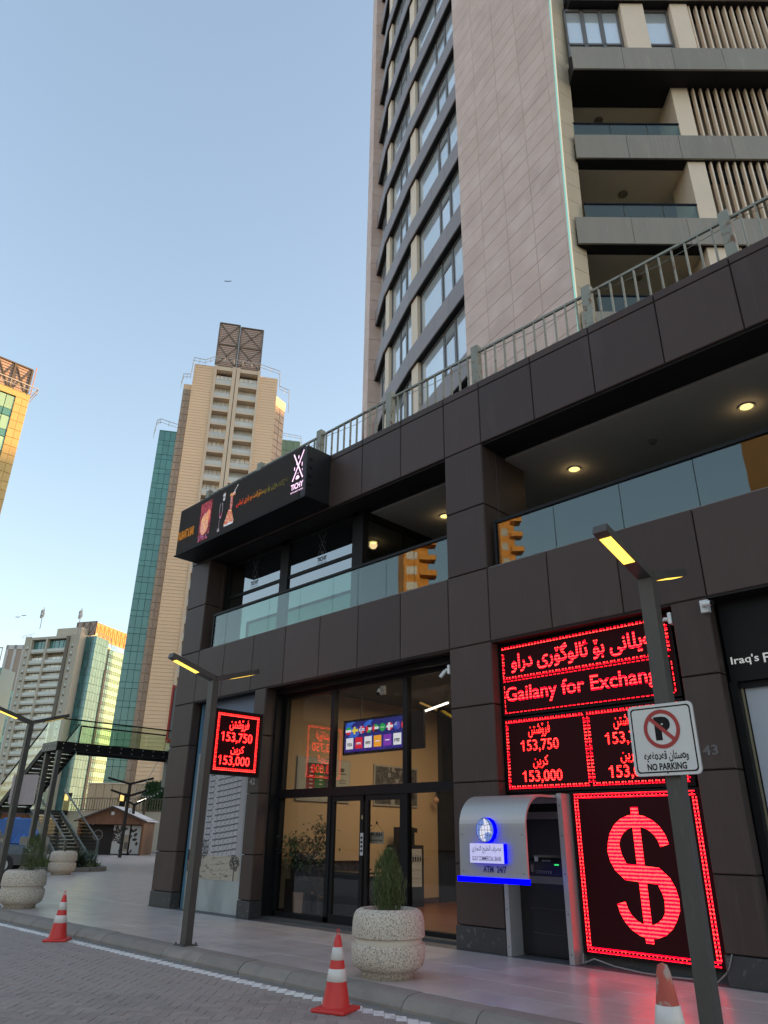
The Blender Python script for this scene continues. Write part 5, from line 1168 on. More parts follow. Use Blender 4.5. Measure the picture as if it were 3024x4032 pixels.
for a, c in ((-60.72, -59.30), (-58.62, -56.98)):
    x0, x1 = ua(a), ua(c)
    for k in range(26):
        z = ZT - 3.9 - 3.05 * k
        if z < 6: break
        b = MB().box(x0, x1, -1.6, .1, z - .35, z, 0, FT).build('balcony', M_tanpale, tt)
        f = MB().box(x0, x1, -1.35, -1.3, z, z + 2.65, 0, FT).build('balcony_window', M_bwin, b)
        k2 = MB(); n_ = 4
        for i in range(n_ + 1): u = x0 + (x1 - x0) * i / n_; k2.box(u - .07, u + .07, -1.3, -1.2, z, z + 2.6, 0, FT)
        k2.build('window_frame', M_offwhite, b)
        MB().box(x0, x1, -.02, .03, z + .05, z + .95, 0, FT).build('railing_glass', M_railgl, b)
        r_ = MB().box(x0, x1, -.05, .06, z + .98, z + 1.05, 0, FT)
        for i in range(5): u = x0 + (x1 - x0) * i / 4; r_.box(u - .04, u + .04, .0, .06, z, z + 1, 0, FT)
        r_.build('railing_frame', M_offwhite, b)
# brown stone edge panels
gs = .05
for (a, c, n_, zt, nc, nm) in ((-63.41, -62.72, -1.2, 83.0, 2, 'stone_panel'),):
    x0, x1 = ua(a, n_), ua(c, n_)
    for i in range(nc):
        z = 0
        while z < zt - .2:
            MB().panel(x0 + (x1 - x0) * i / nc + gs, x0 + (x1 - x0) * (i + 1) / nc - gs, z + gs, min(z + 1.52, zt) - gs, n_ - .2, n_, FT, .02).build(nm, M_brownp, tt); z += 1.525
    MB().box(x0, x1, n_ - .6, n_ - .15, 0, zt, 0, FT).build('panel_joint_backing', M_tanpale, tt)
MB().box(ua(-63.4, -1.2), ua(-62.72, -1.2), -3, -1.19, 82.0, 83.2, 0, FT).build('parapet', M_tan, tt)
FB = Fr(*FT.p(ua(-55.12), -1.0, 0)[:2], 345)     # chamfered right strip turned to the low sun
wB = FB.ray(-54.25)
z = 0
while z < 80.6:
    for i in range(2): MB().panel(wB * i / 2 + gs, wB * (i + 1) / 2 - gs, z + gs, z + 1.52 - gs, -.2, 0, FB, .02).build('stone_panel', M_brownp, tt)
    z += 1.525
MB().box(0, wB, -.5, -.15, 0, 82.8, 0, FB).build('panel_joint_backing', M_tanpale, tt); MB().box(0, wB, -.3, .05, 80.8, 83.0, 0, FB).build('parapet', M_tan, tt)
# roof screen
def screen(par, fr, u0, u1, z0, z1, m_mesh, n=0, cols=2, rows=3, deep=6):
    MB().box(u0, u1, n - .12, n - .08, z0, z1, 0, fr).build('mesh_panel', m_mesh, par)
    k = MB()
    for i in range(cols + 1):
        u = u0 + (u1 - u0) * i / cols; k.box(u - .12, u + .12, n - .08, n + .12, z0, z1, 0, fr)
    for j in range(rows + 1): z = z0 + (z1 - z0) * j / rows; k.box(u0, u1, n - .08, n + .1, z - .1, z + .1, 0, fr)
    for i in range(cols):
        for j in range(rows):
            a, c = u0 + (u1 - u0) * i / cols, u0 + (u1 - u0) * (i + 1) / cols; e, f = z0 + (z1 - z0) * j / rows, z0 + (z1 - z0) * (j + 1) / rows
            k.bar(fr.p(a, n, e), fr.p(c, n, f), .12, .14); k.bar(fr.p(a, n, f), fr.p(c, n, e), .12, .14)
    h = z0 + .5
    while h < z1: k.box(u0, u1, n - .14, n - .02, h, h + .07, 0, fr); h += .45
    k.build('screen_frame', M_darkfin if m_mesh is M_mesh else M_meshlit, par)
screen(tt, FT, ua(-60.93), ua(-59.08), ZT + .3, 98.4, M_mesh, 0, 1, 2); screen(tt, FT, ua(-58.95), ua(-56.87), ZT + .3, 98.0, M_mesh, 0, 1, 2)
MB().box(ua(-60.93), ua(-60.93) + .2, -9, 0, ZT, 98.3, 0, FT).box(ua(-56.87) - .2, ua(-56.87), -9, 0, ZT, 98, 0, FT).build('screen_side', M_mesh, tt)
# cleaning rail round the roof
def rooftrack(par, fr, pts):
    k = MB()
    for (u, n, z), (u2, n2, z2) in zip(pts, pts[1:]):
        k.tube(fr.p(u, n, z), fr.p(u2, n2, z2), .07, 5); k.tube(fr.p(u, n, z - .7), fr.p(u2, n2, z2 - .7), .05, 5)
        L_ = max(2, int(math.hypot(u2 - u, z2 - z) / 1.6))
        for i in range(L_): t_ = i / L_; a = (u + (u2 - u) * t_, n, z + (z2 - z) * t_); k.tube(fr.p(*a), fr.p(a[0], a[1] - .3, a[2] - .9), .05, 4)
    k.build('roof_track', M_offwhite, par)
rooftrack(tt, FT, [(ua(-63.6), .8, 82.0), (ua(-63.5), .8, 84.2), (ua(-62.9), .8, 84.4), (ua(-62.8), .8, 88.4), (ua(-61.8), .8, 88.2), (ua(-60.9), .8, 89.4), (ua(-56.8), .8, 88.9), (ua(-55.0), .8, 87.9), (ua(-54.9), .8, 84.3), (ua(-54.0), .8, 83.6), (ua(-53.95), .8, 79)])
# teal glass block on its left
tg = thing('teal_glass_tower', 'slender teal glass tower joined to the left of the tan tower', 'building', (*at(-64.2, 126), 0))
x0, x1 = ua(-64.83, -1.5), ua(-63.4, -1.5)
MB().box(x0, x1 + .5, -12, -1.8, 0, 72.2, 0, FT).build('core_wall', M_back, tg)
for i in range(3):
    z = .0; r_ = 0
    while z < 72.3:
        h = 1.0 if r_ % 2 else 2.05
        a, c = x0 + (x1 - x0) * i / 3, x0 + (x1 - x0) * (i + 1) / 3
        if z + h > 9: MB().panel(a + .022, c - .022, z + .022, min(z + h, 72.4) - .022, -1.7, -1.5 + random.uniform(-.01, .01), FT, .02).build('pane', M_teal, tg)
        z += h; r_ += 1
MB().box(x0, x1, -1.85, -1.65, 0, 72.4, 0, FT).build('mullion_grid', mat('teal_mullion', (.03, .06, .06), .5), tg)
rooftrack(tg, FT, [(x0 - .8, -.8, 71), (x0 - .6, -.8, 74), (x0, -.8, 74.4), (x1, -.8, 73.6)])
gb = thing('green_panel_building', 'pale green building top showing just right of the tan tower', 'building', (*at(-53.4, 170), 0))
FG = Fr(*at(-54.5, 170), 32.6); w = FG.ray(-52.64)
for i in range(3):
    for k in range(4): MB().panel(w * i / 3 + .05, w * (i + 1) / 3 - .05, 98.2 - 3.2 * (k + 1), 98.1 - 3.2 * k, -.2, 0, FG, .02).build('glass_panel', mat('sage_panel', (.20, .27, .17), .5, 0, .06, .1), gb)
MB().box(0, w, -10, -.25, 0, 98, 0, FG).build('core_wall', M_greybld, gb)
rooftrack(gb, FG, [(0, .5, 99.8), (w, .5, 99.4), (w + .3, .5, 97)])

# ------------------------------------------------------------------ yellow sunlit tower at the left edge
yt = thing('sunlit_yellow_tower', 'yellow sunlit tower with green glass corner cut by the left edge', 'building', (*at(-76, 100), 0))
FL = Fr(*at(-75.14, 100), 1.5)
uL = FL.ray(-76.13); u0 = -22
MB().box(u0, 0, -16, -.25, 0, 57.6, 0, FL).build('core_wall', M_ochre, yt)
z = 0
while z < 57.7:
    z1 = min(z + 1.28, 57.8)
    for i in range(2): MB().panel(uL + (0 - uL) * i / 2 + .012, uL + (0 - uL) * (i + 1) / 2 - .012, z + .012, z1 - .012, -.2, 0, FL, .02).build('cladding_panel', M_ochre, yt)
    z += 1.3
MB().box(u0, 0, -.5, .06, 57.0, 58.0, 0, FL).build('parapet', M_ochre, yt)
for k in range(13):
    z = 56.9 - 3.2 * (k + 1)
    for i in range(7):
        a = uL - 1.15 * (i + 1); c = a + 1.15
        if a < u0: break
        MB().panel(a + .04, c - .04, z + .04, z + 1.05, -.26, -.1, FL, .02).build('pane', M_teal, yt)
        MB().panel(a + .04, c - .04, z + 1.1, z + 3.14, -.26, -.1, FL, .02).build('pane', M_greenlt, yt)
MB().box(u0, uL, -.3, -.22, 0, 57, 0, FL).build('mullion_grid', MATS['teal_mullion'], yt)
uS = FL.ray(-75.4, -1)
screen(yt, FL, uS - 14, uS, 58, 62.6, M_mesh, -1, 6, 1)
FS = Fr(*FL.p(uS, -1, 0)[:2], -88.5); MB().box(-.1, .0, 0, .1, 58, 62.6, 0, FL).build('screen_post', M_meshlit, yt)
rooftrack(yt, FL, [(-20, .9, 59.0), (-3, .9, 58.9), (.6, .9, 58.8), (.6, -6, 58.8)])

# ------------------------------------------------------------------ mid distance apartment block
mb_ = thing('grey_apartment_block', 'distant grey stone apartment block with two balcony columns and green glass side', 'building', (*at(-69, 300), 0))
DM = 300; FM = Fr(*at(-68.07, DM), 61); um = lambda az, n=0: FM.ray(az, n)
ZM = 72.0; h_ = 3.07
MB().box(um(-71.62), 0, -20, -2.2, 0, ZM - .5, 0, FM).build('core_wall', M_greybld, mb_)
k = MB()
for a, c in ((-71.62, -71.22), (-68.69, -68.05)): k.box(um(a), um(c), -3, 0, 0, ZM, 0, FM)
k.build('stone_wall', M_greybld, mb_)
cr = MB(); z = .8
while z < ZM: cr.box(um(-71.62), um(-71.22), 0, .04, z, z + .7, 0, FM).box(um(-68.69), um(-68.05), 0, .04, z, z + .7, 0, FM); z += .78
cr.build('stone_courses', M_greybld, mb_, kind='stuff')
for a, c in ((-71.22, -71.10), (-70.22, -70.10), (-68.90, -68.69)): MB().box(um(a), um(c), -2.2, .5, 0, ZM - (0.2 if a > -71 else .6), 0, FM).build('balcony_pier', M_greybld if a < -69 else M_darkfin, mb_)
MB().box(um(-71.2), um(-68.8), -2.2, .4, ZM - 1.0, ZM, 0, FM).build('roof_beam', M_greybld, mb_)
for col, (a, c) in enumerate(((-71.10, -70.22), (-70.10, -68.90))):
    x0, x1 = um(a), um(c)
    for i in range(20):
        z = ZM - 6.0 - h_ * i - (1.3 if i else 0)
        if z < 8: break
        b = MB().box(x0, x1, -2.2, .3, z - .45, z, 0, FM).build('balcony', M_greybld, mb_)
        hh = 4.6 if i == 0 else 2.5
        MB().box(x0, x1, -1.3, -1.2, z, z + hh, 0, FM).build('balcony_window', M_teal if i == 0 else M_bwin, b)
        k2 = MB()
        for j in range(5): u = x0 + (x1 - x0) * j / 4; k2.box(u - .09, u + .09, -1.2, -1.1, z, z + hh, 0, FM)
        k2.build('window_frame', M_wingray if i == 0 else M_offwhite, b)
        MB().box(x0, x1, .2, .26, z + .1, z + 1.1, 0, FM).box(x0, x1, .18, .30, z + 1.1, z + 1.2, 0, FM).build('railing_glass', M_railgl, b)
for i in range(21):
    z = ZM - 5.0 - h_ * i
    if z < 8: break
    for a, c in ((-71.46, -71.30), (-68.52, -68.38)):
        w_ = MB().box(um(a), um(c), -.2, .06, z, z + 2.1, 0, FM).build('window', M_darkfin, mb_)
        MB().box(um(a) + .1, um((a + c) / 2) - .05, .06, .09, z + .7, z + 2.0, 0, FM).box(um((a + c) / 2) + .05, um(c) - .1, .06, .09, z + .7, z + 2.0, 0, FM).build('pane', M_railgl, w_)
# side face, glass faces
P1 = FM.p(0, 0, 0)[:2]; F1 = Fr(*P1, -29); s1 = F1.ray(-67.62)
MB().box(0, s1, -6, 0, 0, ZM, 0, F1).build('stone_wall', M_greybld, mb_)
cr = MB(); z = .8
while z < ZM: cr.box(0, s1, 0, .04, z, z + .7, 0, F1); z += .78
cr.build('stone_courses', M_greybld, mb_, kind='stuff')
P2 = F1.p(s1, 0, 0)[:2]; F2 = Fr(*P2, 61); s2 = F2.ray(-66.91)
P3 = F2.p(s2, 0, 0)[:2]; F3 = Fr(*P3, -29); s3 = F3.ray(-65.99); s4 = F3.ray(-64.85)
zG = 72.3
MB().box(0, s2 - .1, -8, -.2, 0, zG - .3, 0, F2).box(.1, s3, -8, -.2, 0, zG - .3, 0, F3).box(s3, s4 + 3, -8, -.2, 0, zG - 3.2, 0, F3).build('glass_core', MATS['teal_mullion'], mb_)
nr = 22
for i in range(nr):
    z = zG - h_ * (i + 1)
    for j in range(4):
        a, c = s2 * j / 4, s2 * (j + 1) / 4
        MB().panel(a + .05, c - .05, z + .05, z + h_ - .05, -.15, 0, F2, .02).build('pane', M_tealdk if j < 3 else M_teal, mb_)
    for j in range(5):
        a, c = s3 * j / 5, s3 * (j + 1) / 5
        MB().panel(a + .05, c - .05, z + .05, z + h_ - .05, -.15, 0, F3, .02).build('pane', M_greenlt, mb_)
ml = MB(); mt_ = MB()
for i in range(nr):
    z = zG - 3.4 - h_ * (i + 1)
    for j in range(10):
        a, c = s3 + 1.2 + (s4 + 2 - s3) * j / 10, s3 + 1.2 + (s4 + 2 - s3) * (j + 1) / 10
        ml.panel(a + .1, c - .1, z + 1.3, z + h_ - .05, -.15, 0, F3, .02); mt_.panel(a + .05, c - .05, z + .05, z + 1.2, -.15, .0, F3, .02)
ml.build('panes', M_greenlt, mb_, kind='stuff'); mt_.build('spandrel_panes', mat('mid_green_glass', (.14, .27, .20), .2, 0, .15, .06, rnd=.1), mb_, kind='stuff')
MB().box(s3 - .1, s3 + 1.1, -.1, .35, 0, zG - 12, 0, F3).build('bronze_fin', M_darkfin, mb_)
MB().box(um(-70.15), um(-68.5), -14, -4, ZM - .5, 76.3, 0, FM).build('penthouse', M_greybld, mb_)
# mesh roof screen, its sun-facing side coloured as sunlit
FSc = Fr(*at(-67.05, DM + 12), -26); k = MB()
wS = FSc.ray(-64.6)
screen(mb_, FSc, 0, wS, 74, 80.5, M_meshlit, 0, 8, 1)
FSd = Fr(*at(-68.40, DM + 12), 61); screen(mb_, FSd, 0, FSd.ray(-67.05), 74, 79.6, M_mesh, 0, 3, 1)
rooftrack(mb_, FM, [(um(-71.75), .8, 72.8), (um(-71.0), .8, 73.6)]); rooftrack(mb_, FM, [(um(-68.9), .8, 73), (um(-68.3), .8, 74.6), (um(-67.7), .8, 73.6)]); rooftrack(mb_, F3, [(0, .8, 73.5), (s3, .8, 73.2), (s3 + 1, .8, 70.3), (s4, .8, 69.6)])
def antenna(az, D, z0, z1, label):
    t = thing('roof_antenna', label, 'antenna', (*at(az, D), z0), 'antennas on the grey apartment block'); p = at(az, D)
    k = MB().tube((*p, z0), (*p, z1), .12, 6).tube((p[0] - .5, p[1] - .5, z1 - 4.2), (p[0] - .5, p[1] - .5, z1 - 1.2), .18, 6); k.build('mast', M_wingray, t)
    k = MB()
    for dx, dz in ((-.9, -1.2), (.5, -1.5), (1.0, -3.0), (-.6, -3.2), (.2, -2.2)): k.box(p[0] + dx - .25, p[0] + dx + .25, p[1] - .2, p[1] + .2, z1 + dz - .9, z1 + dz + .5)
    k.build('panel_antennas', M_offwhite, t)
antenna(-70.85, DM - 2, 72, 80.5, 'left rooftop mast with panel antennas'); antenna(-68.28, DM - 2, 72, 82.0, 'right rooftop mast beside the screened roof')
# white striped tower and teal sliver at far left
wt = thing('white_striped_tower', 'distant white framed tower with two tall glass stripes left of the grey block', 'building', (*at(-72.2, 380), 0))
FW_ = Fr(*at(-72.72, 380), 50); ww = FW_.ray(-71.5)
MB().box(0, ww, -20, -.4, 0, 80.5, 0, FW_).build('core_wall', M_tealdk, wt)
for a, c in ((0, .14), (.42, .56), (.86, 1)): MB().box(ww * a, ww * c, -.4, .2, 0, 82, 0, FW_).build('white_rib', M_offwhite, wt)
MB().box(0, ww, -.4, .2, 80, 82, 0, FW_).build('white_cap', M_offwhite, wt)
for a, c in ((.14, .42), (.56, .86)):
    MB().box(ww * a, ww * c, -.45, -.1, 61, 80, 0, FW_).build('louvre_panel', M_brownp, wt)
    for k in range(18):
        z = 61 - 3.3 * (k + 1)
        if z < 4: break
        MB().panel(ww * a + .1, ww * c - .1, z + .1, z + 3.2, -.35, -.12, FW_, .03).build('pane', M_teal if k % 3 else M_greenlt, wt)
tl = thing('far_teal_building', 'sliver of teal glass building at the far left edge', 'building', (*at(-73.3, 330), 0))
F5 = Fr(*at(-74.6, 330), 50); w5 = F5.ray(-72.74)
MB().box(0, w5, -10, -.2, 0, 61, 0, F5).build('core_wall', M_tealdk, tl)
for k in range(17): MB().panel(w5 * .6, w5 - .1, 61 - 3.3 * (k + 1), 60.9 - 3.3 * k, -.15, 0, F5, .03).build('pane', M_teal, tl)
k = MB().tube(F5.p(w5 * .5, 1, 69), F5.p(w5 - .6, 1, 68.6), .25, 6)
for i in range(4): u = w5 * (.55 + .13 * i); k.tube(F5.p(u, 1, 61), F5.p(u, 1, 68.9), .2, 5)
k.build('roof_track', M_offwhite, tl)

# ------------------------------------------------------------------ buildings across the street behind the camera (seen only in reflections)
def opp(name, label, az, D, w, h, face, mt, floors=True, slabm=None, depth=16):
    p = at(az, D); t = thing(name, label, 'building', (*p, 0)); fr = Fr(*p, face)
    MB().box(-w / 2, w / 2, -depth, 0, 0, h, 0, fr).build('wall', mt, t)
    if floors:
        bl = MB(); wn_ = MB(); z = 3.5
        while z < h - 3:
            bl.box(-w / 2 - 1.4, -w / 2 + w * .35, -1, 1.7, z, z + 1.05, 0, fr); wn_.box(-w / 2 + w * .45, w / 2 - w * .1, -.1, .06, z + .6, z + 2.3, 0, fr); z += 3.3
        bl.build('balcony_slabs', slabm or mt, t, kind='stuff'); wn_.build('window_strips', M_winglass, t, kind='stuff')
M_orange = mat('apricot_render', (.66, .36, .11), .7, 0, .05, .2)
opp('apricot_tower', 'apricot rendered tower across the street reflected in the restaurant windows', 228.4, 125, 5.0, 75, -42, M_orange)
opp('apricot_tower', 'slimmer apricot tower across the street reflected beside the middle pillar', 219.6, 128, 3.0, 75, -42, M_orange)
opp('apricot_slab_block', 'apricot slab block across the street reflected at the right end of the balcony glass', 192.2, 62, 5, 70, -50, M_orange)
opp('tan_block_across', 'tan apartment block across the street reflected beside the slab block', 199, 85, 18, 44, 290, M_tan)
opp('grey_block_across', 'long grey block across the street with nothing lit', 222, 100, 110, 26, 312, mat('shaded_grey_render', (.17, .16, .15), .8, 0, .1, .1), False)
# unseen slabs added to block the low sun, heights set for the shade lines
for i, (az, D, w, h) in enumerate(((16.5, 440, 60, 100), (24, 430, 80, 100), (32, 440, 90, 96), (8, 400, 66, 122), (-3, 390, 90, 118), (41, 430, 90, 96), (-16, 370, 110, 116))):
    p = at(az, D); t = thing('sun_blocker_slab', 'added unseen sun blocking slab, number %s from the left' % ('fourth fifth sixth third second seventh first'.split()[i]), 'building', (*p, 0), 'added sun blocking slabs'); MB().box(-w / 2, w / 2, -18, 0, 0, h, 0, Fr(*p, az + 90)).build('wall', M_tanpale, t)
# ------------------------------------------------------------------ second wing of the podium beyond the gap
wg = thing('podium_wing', 'dark clad wing of the podium half hidden behind the left pillar', 'building', (-39, 13, 0))
MB().box(-39.6, -20, 12.6, 22, 4.1, 6.2).box(-38.8, -20, 14.0, 22, 0, 10.5).build('wall', M_clad, wg)
MB().box(-39.9, -20, 12.3, 12.62, 4.0, 6.0).build('fascia_panel', mat('grey_green_fascia', (.20, .20, .17), .5), wg)
MB().box(-38.6, -37.9, 13.2, 14, 0, 4.0).build('column', M_clad, wg)
MB().lathe([(0, -.1), (.12, -.06), (.14, 0)], 12, (-39.4, 13.2), 0, 3.95).build('soffit_lamp', emit('pale_lamp', (1, .9, .7), .3), wg)
rs = thing('red_framed_billboard', 'red framed grey billboard on the podium wing above the footbridge', 'billboard', (-38.6, 12.4, 7))
fr5 = Fr(-39.6, 12.2, 60)
MB().box(0, 3, -.2, 0, 6.6, 9.6, 0, fr5).build('panel', mat('billboard_grey', (.2, .2, .19), .6), rs)
MB().box(-.12, 0, -.25, .08, 6.4, 9.7, 0, fr5).box(0, 3, -.25, .08, 6.4, 6.6, 0, fr5).build('red_frame', mat('red_frame_paint', (.45, .03, .02), .5), rs)

# ------------------------------------------------------------------ steel footbridge and stairs
fb = thing('footbridge', 'black steel footbridge with glass parapets and stairs down to the plaza', 'footbridge', (-38.6, 6, 0))
ZD = 5.75
k = MB(); k.box(-39.85, -38.15, 5.35, 13.0, 5.60, 5.72); k.build('deck', M_darkmetal, fb)
k = MB().box(-38.20, -38.08, 5.30, 13.0, 5.34, 5.76); k.build('edge_beam', M_black, fb)
k = MB().box(-39.90, -39.80, 7.1, 13.0, 5.34, 5.76).box(-39.9, -38.1, 5.28, 5.38, 5.34, 5.76); k.build('edge_beam', mat('bridge_beam', (.05, .052, .055), .45), fb)
k = MB()
for y in [5.6 + i * .62 for i in range(12)]:
    for z in (5.44, 5.66): k.tube((-38.07, y, z), (-38.08, y, z), .028, 8); k.tube((-38.065, y, z), (-38.09, y, z), .028, 8)
for y in [-39.75 + i * .38 for i in range(5)]:
    for z in (5.44, 5.66): k.tube((y, 5.27, z), (y, 5.29, z), .028, 8)
k.build('beam_bolts', M_silver, fb)
for p in ((-38.2, 5.50), (-39.72, 5.55)): MB().box(p[0] - .11, p[0] + .11, p[1] - .11, p[1] + .11, 0, 5.36).build('post', M_darkmetal, fb)
for p in ((-44.9, 5.6), (-44.9, 9.0), (-46.6, 5.6)): MB().box(p[0] - .09, p[0] + .09, p[1] - .09, p[1] + .09, 0, 2.75).build('post', M_darkmetal, fb)
gb_ = glass('bridge_glass', (.91, .97, .90), .04)
ys = [5.4, 7.5, 9.4, 11.3, 13.0]
for a, c in zip(ys, ys[1:]): MB().box(-38.10, -38.085, a + .02, c - .02, 5.7, 6.83).build('glass_pane', gb_, fb)
ys = [7.15, 9.0, 11.0, 13.0]
for a, c in zip(ys, ys[1:]): MB().box(-39.87, -39.855, a + .02, c - .02, 5.7, 6.75).build('glass_pane', gb_, fb)
MB().box(-39.8, -38.2, 5.30, 5.315, 5.7, 6.83).build('glass_pane', gb_, fb)
k = MB().box(-38.13, -38.06, 5.3, 13, 6.83, 6.89).box(-39.90, -39.83, 7.1, 13, 6.78, 6.85).box(-39.9, -38.1, 5.28, 5.34, 6.83, 6.89).box(-39.88, -39.84, 7.08, 7.14, 5.7, 6.8)
k.build('handrail', M_black, fb)
# upper flight: from the deck at x=-39.85 down to the landing at x=-44.9 (z 2.75)
st_m = MB().box(-.17, .17, 0, 1.5, -.05, 0).box(-.17, -.14, 0, 1.5, -.14, -.05).mesh('tread', mat('steel_tread', (.11, .11, .105), .5, 0, .15, 6))
for i in range(16):
    t_ = (i + .5) / 16; link('tread', st_m, fb, loc=(-39.85 - 5.05 * t_ + 38.6, 5.45 - 6, 5.6 - 2.85 * t_))
for y in (5.40, 6.98):
    MB().bar((-39.8, y, 5.55), (-44.95, y, 2.65), .08, .30).build('stringer', M_black, fb)
    MB().add([(-39.85, y, 5.75), (-44.95, y, 2.85), (-44.95, y, 3.95), (-39.85, y, 6.85)], [(0, 1, 2, 3)]).build('glass_pane', gb_, fb)
    MB().bar((-39.85, y, 6.88), (-44.95, y, 3.98), .06, .06).build('handrail', M_black, fb)
MB().box(-46.7, -44.9, 5.4, 9.2, 2.55, 2.75).build('landing', M_darkmetal, fb)
MB().box(-46.7, -46.68, 5.4, 9.2, 2.75, 3.85).build('glass_pane', gb_, fb)
for i in range(15):
    t_ = (i + .5) / 15; link('tread', st_m, fb, loc=(-44.9 + 5.1 * t_ + 38.6, 7.35 - 6, 2.7 - 2.6 * t_))
M_rail2 = mat('brushed_handrail', (.20, .21, .20), .4, .3)
for y in (7.25, 8.95):
    MB().bar((-44.9, y, 2.62), (-39.75, y, .05), .10, .26).build('stringer', M_rail2, fb)
    for a in range(4):
        t0, t1 = a / 4 + .01, (a + 1) / 4 - .01; xa, xb = -44.9 + 5.2 * t0, -44.9 + 5.2 * t1; za, zb_ = 2.75 - 2.6 * t0, 2.75 - 2.6 * t1
        MB().add([(xa, y, za - .1), (xb, y, zb_ - .1), (xb, y, zb_ + 1.05), (xa, y, za + 1.05)], [(0, 1, 2, 3)]).build('glass_pane', gb_, fb)
    MB().bar((-44.9, y, 3.85), (-39.6, y, 1.22), .07, .06).build('handrail', M_rail2, fb)
MB().box(-39.66, -39.58, 8.9, 9.0, 0, 1.25).box(-39.66, -39.58, 7.2, 7.3, 0, 1.25).build('newel_post', M_rail2, fb)

# ------------------------------------------------------------------ raised planting bed with spiky plants and grass
bed = thing('planting_bed', 'low stone edged planting bed under the stairs', 'flower bed', (-37, 6, 0))
bp_ = [(-34.9, 4.6), (-34.55, 5.2), (-34.5, 6.3), (-34.9, 7.2), (-38.5, 8.3), (-43, 8.6), (-50, 7), (-50, 1.0), (-40.0, 3.6)]
for (a, c) in zip(bp_, bp_[1:] + bp_[:1]):
    d = Vector((c[0] - a[0], c[1] - a[1], 0)); n_ = max(1, int(d.length / 1.0))
    for i in range(n_):
        p = Vector((*a, .09)) + d * (i + .02) / n_; q = Vector((*a, .09)) + d * (i + .98) / n_; MB().bar(p, q, .22, .18).build('edge_stone', M_kerb, bed)
MB().poly(bp_, (-.02, .10)).build('soil', M_soil, bed)
def spiky(x, y, s, label, seed, n=110):
    t = thing('spiky_plant', label, 'plant', (x, y, .1), 'spiky leaved plants in the bed'); rr = random.Random(seed); k = MB()
    for _ in range(n):
        a = rr.uniform(0, 6.28); el = rr.uniform(.15, 1.35); L_ = s * rr.uniform(.6, 1.0); d = Vector((math.cos(a) * math.cos(el), math.sin(a) * math.cos(el), math.sin(el))); sd = d.cross(Vector((0, 0, 1))).normalized() * .028 * s
        b0 = Vector((x, y, .12)) + Vector((math.cos(a), math.sin(a), 0)) * rr.uniform(0, .12) * s; m_ = b0 + d * L_ * .55; e = b0 + d * L_ + Vector((0, 0, -.22 * L_ * math.cos(el)))
        k.add([b0 - sd * .6, b0 + sd * .6, m_ + sd, m_ - sd, e], [(0, 1, 2, 3), (3, 2, 4)])
    k.build('leaves', mat('spiky_leaf', (.06, .085, .05), .45, 0, .3, 5), t)
spiky(-35.6, 6.2, 1.15, 'large dark spiky plant at the rounded end of the bed', 1, 170); spiky(-35.2, 5.5, .9, 'smaller spiky plant right behind the bed planter', 2, 120); spiky(-38.8, 4.8, 1.0, 'spiky plant left of the steel bridge post', 3); spiky(-36.8, 7.3, 1.0, 'spiky plant behind the others near the stair foot', 4)
k = MB(); rr = random.Random(6)
for _ in range(5200):
    x, y = rr.uniform(-49, -36), rr.uniform(2.2, 7.6)
    if y < 3.6 + (-40 - x) * .26 if x < -40 else y < 4.9: continue
    h = rr.uniform(.1, .42) * (1.6 if rr.random() < .2 else 1); a = rr.uniform(0, 6.28); d = .04
    k.add([(x - d * math.cos(a), y - d * math.sin(a), .08), (x + d * math.cos(a), y + d * math.sin(a), .08), (x + rr.gauss(0, .08), y + rr.gauss(0, .08), .08 + h)], [(0, 1, 2)])
tag(k.build('grass', mat('bed_grass', (.10, .125, .035), .8, 0, .4, 3)), 'ragged green ground cover in the planting bed', 'grass', kind='stuff')
tag(MB().box(-47, -42, 6.6, 6.64, .2, 1.1).build('slatted_screen', M_silver), 'thin metal screen with vertical slats behind the bridge posts', 'screen') if False else None
sl = thing('slatted_screen', 'low metal screen of thin vertical slats behind the bridge posts', 'fence', (-43, 7.0, 0))
sm_ = MB().box(-.02, .02, -.02, .02, .15, 1.35).mesh('slat', M_silver)
for i in range(34): link('slat', sm_, sl, loc=(-1.9 + i * .115, 0, 0))

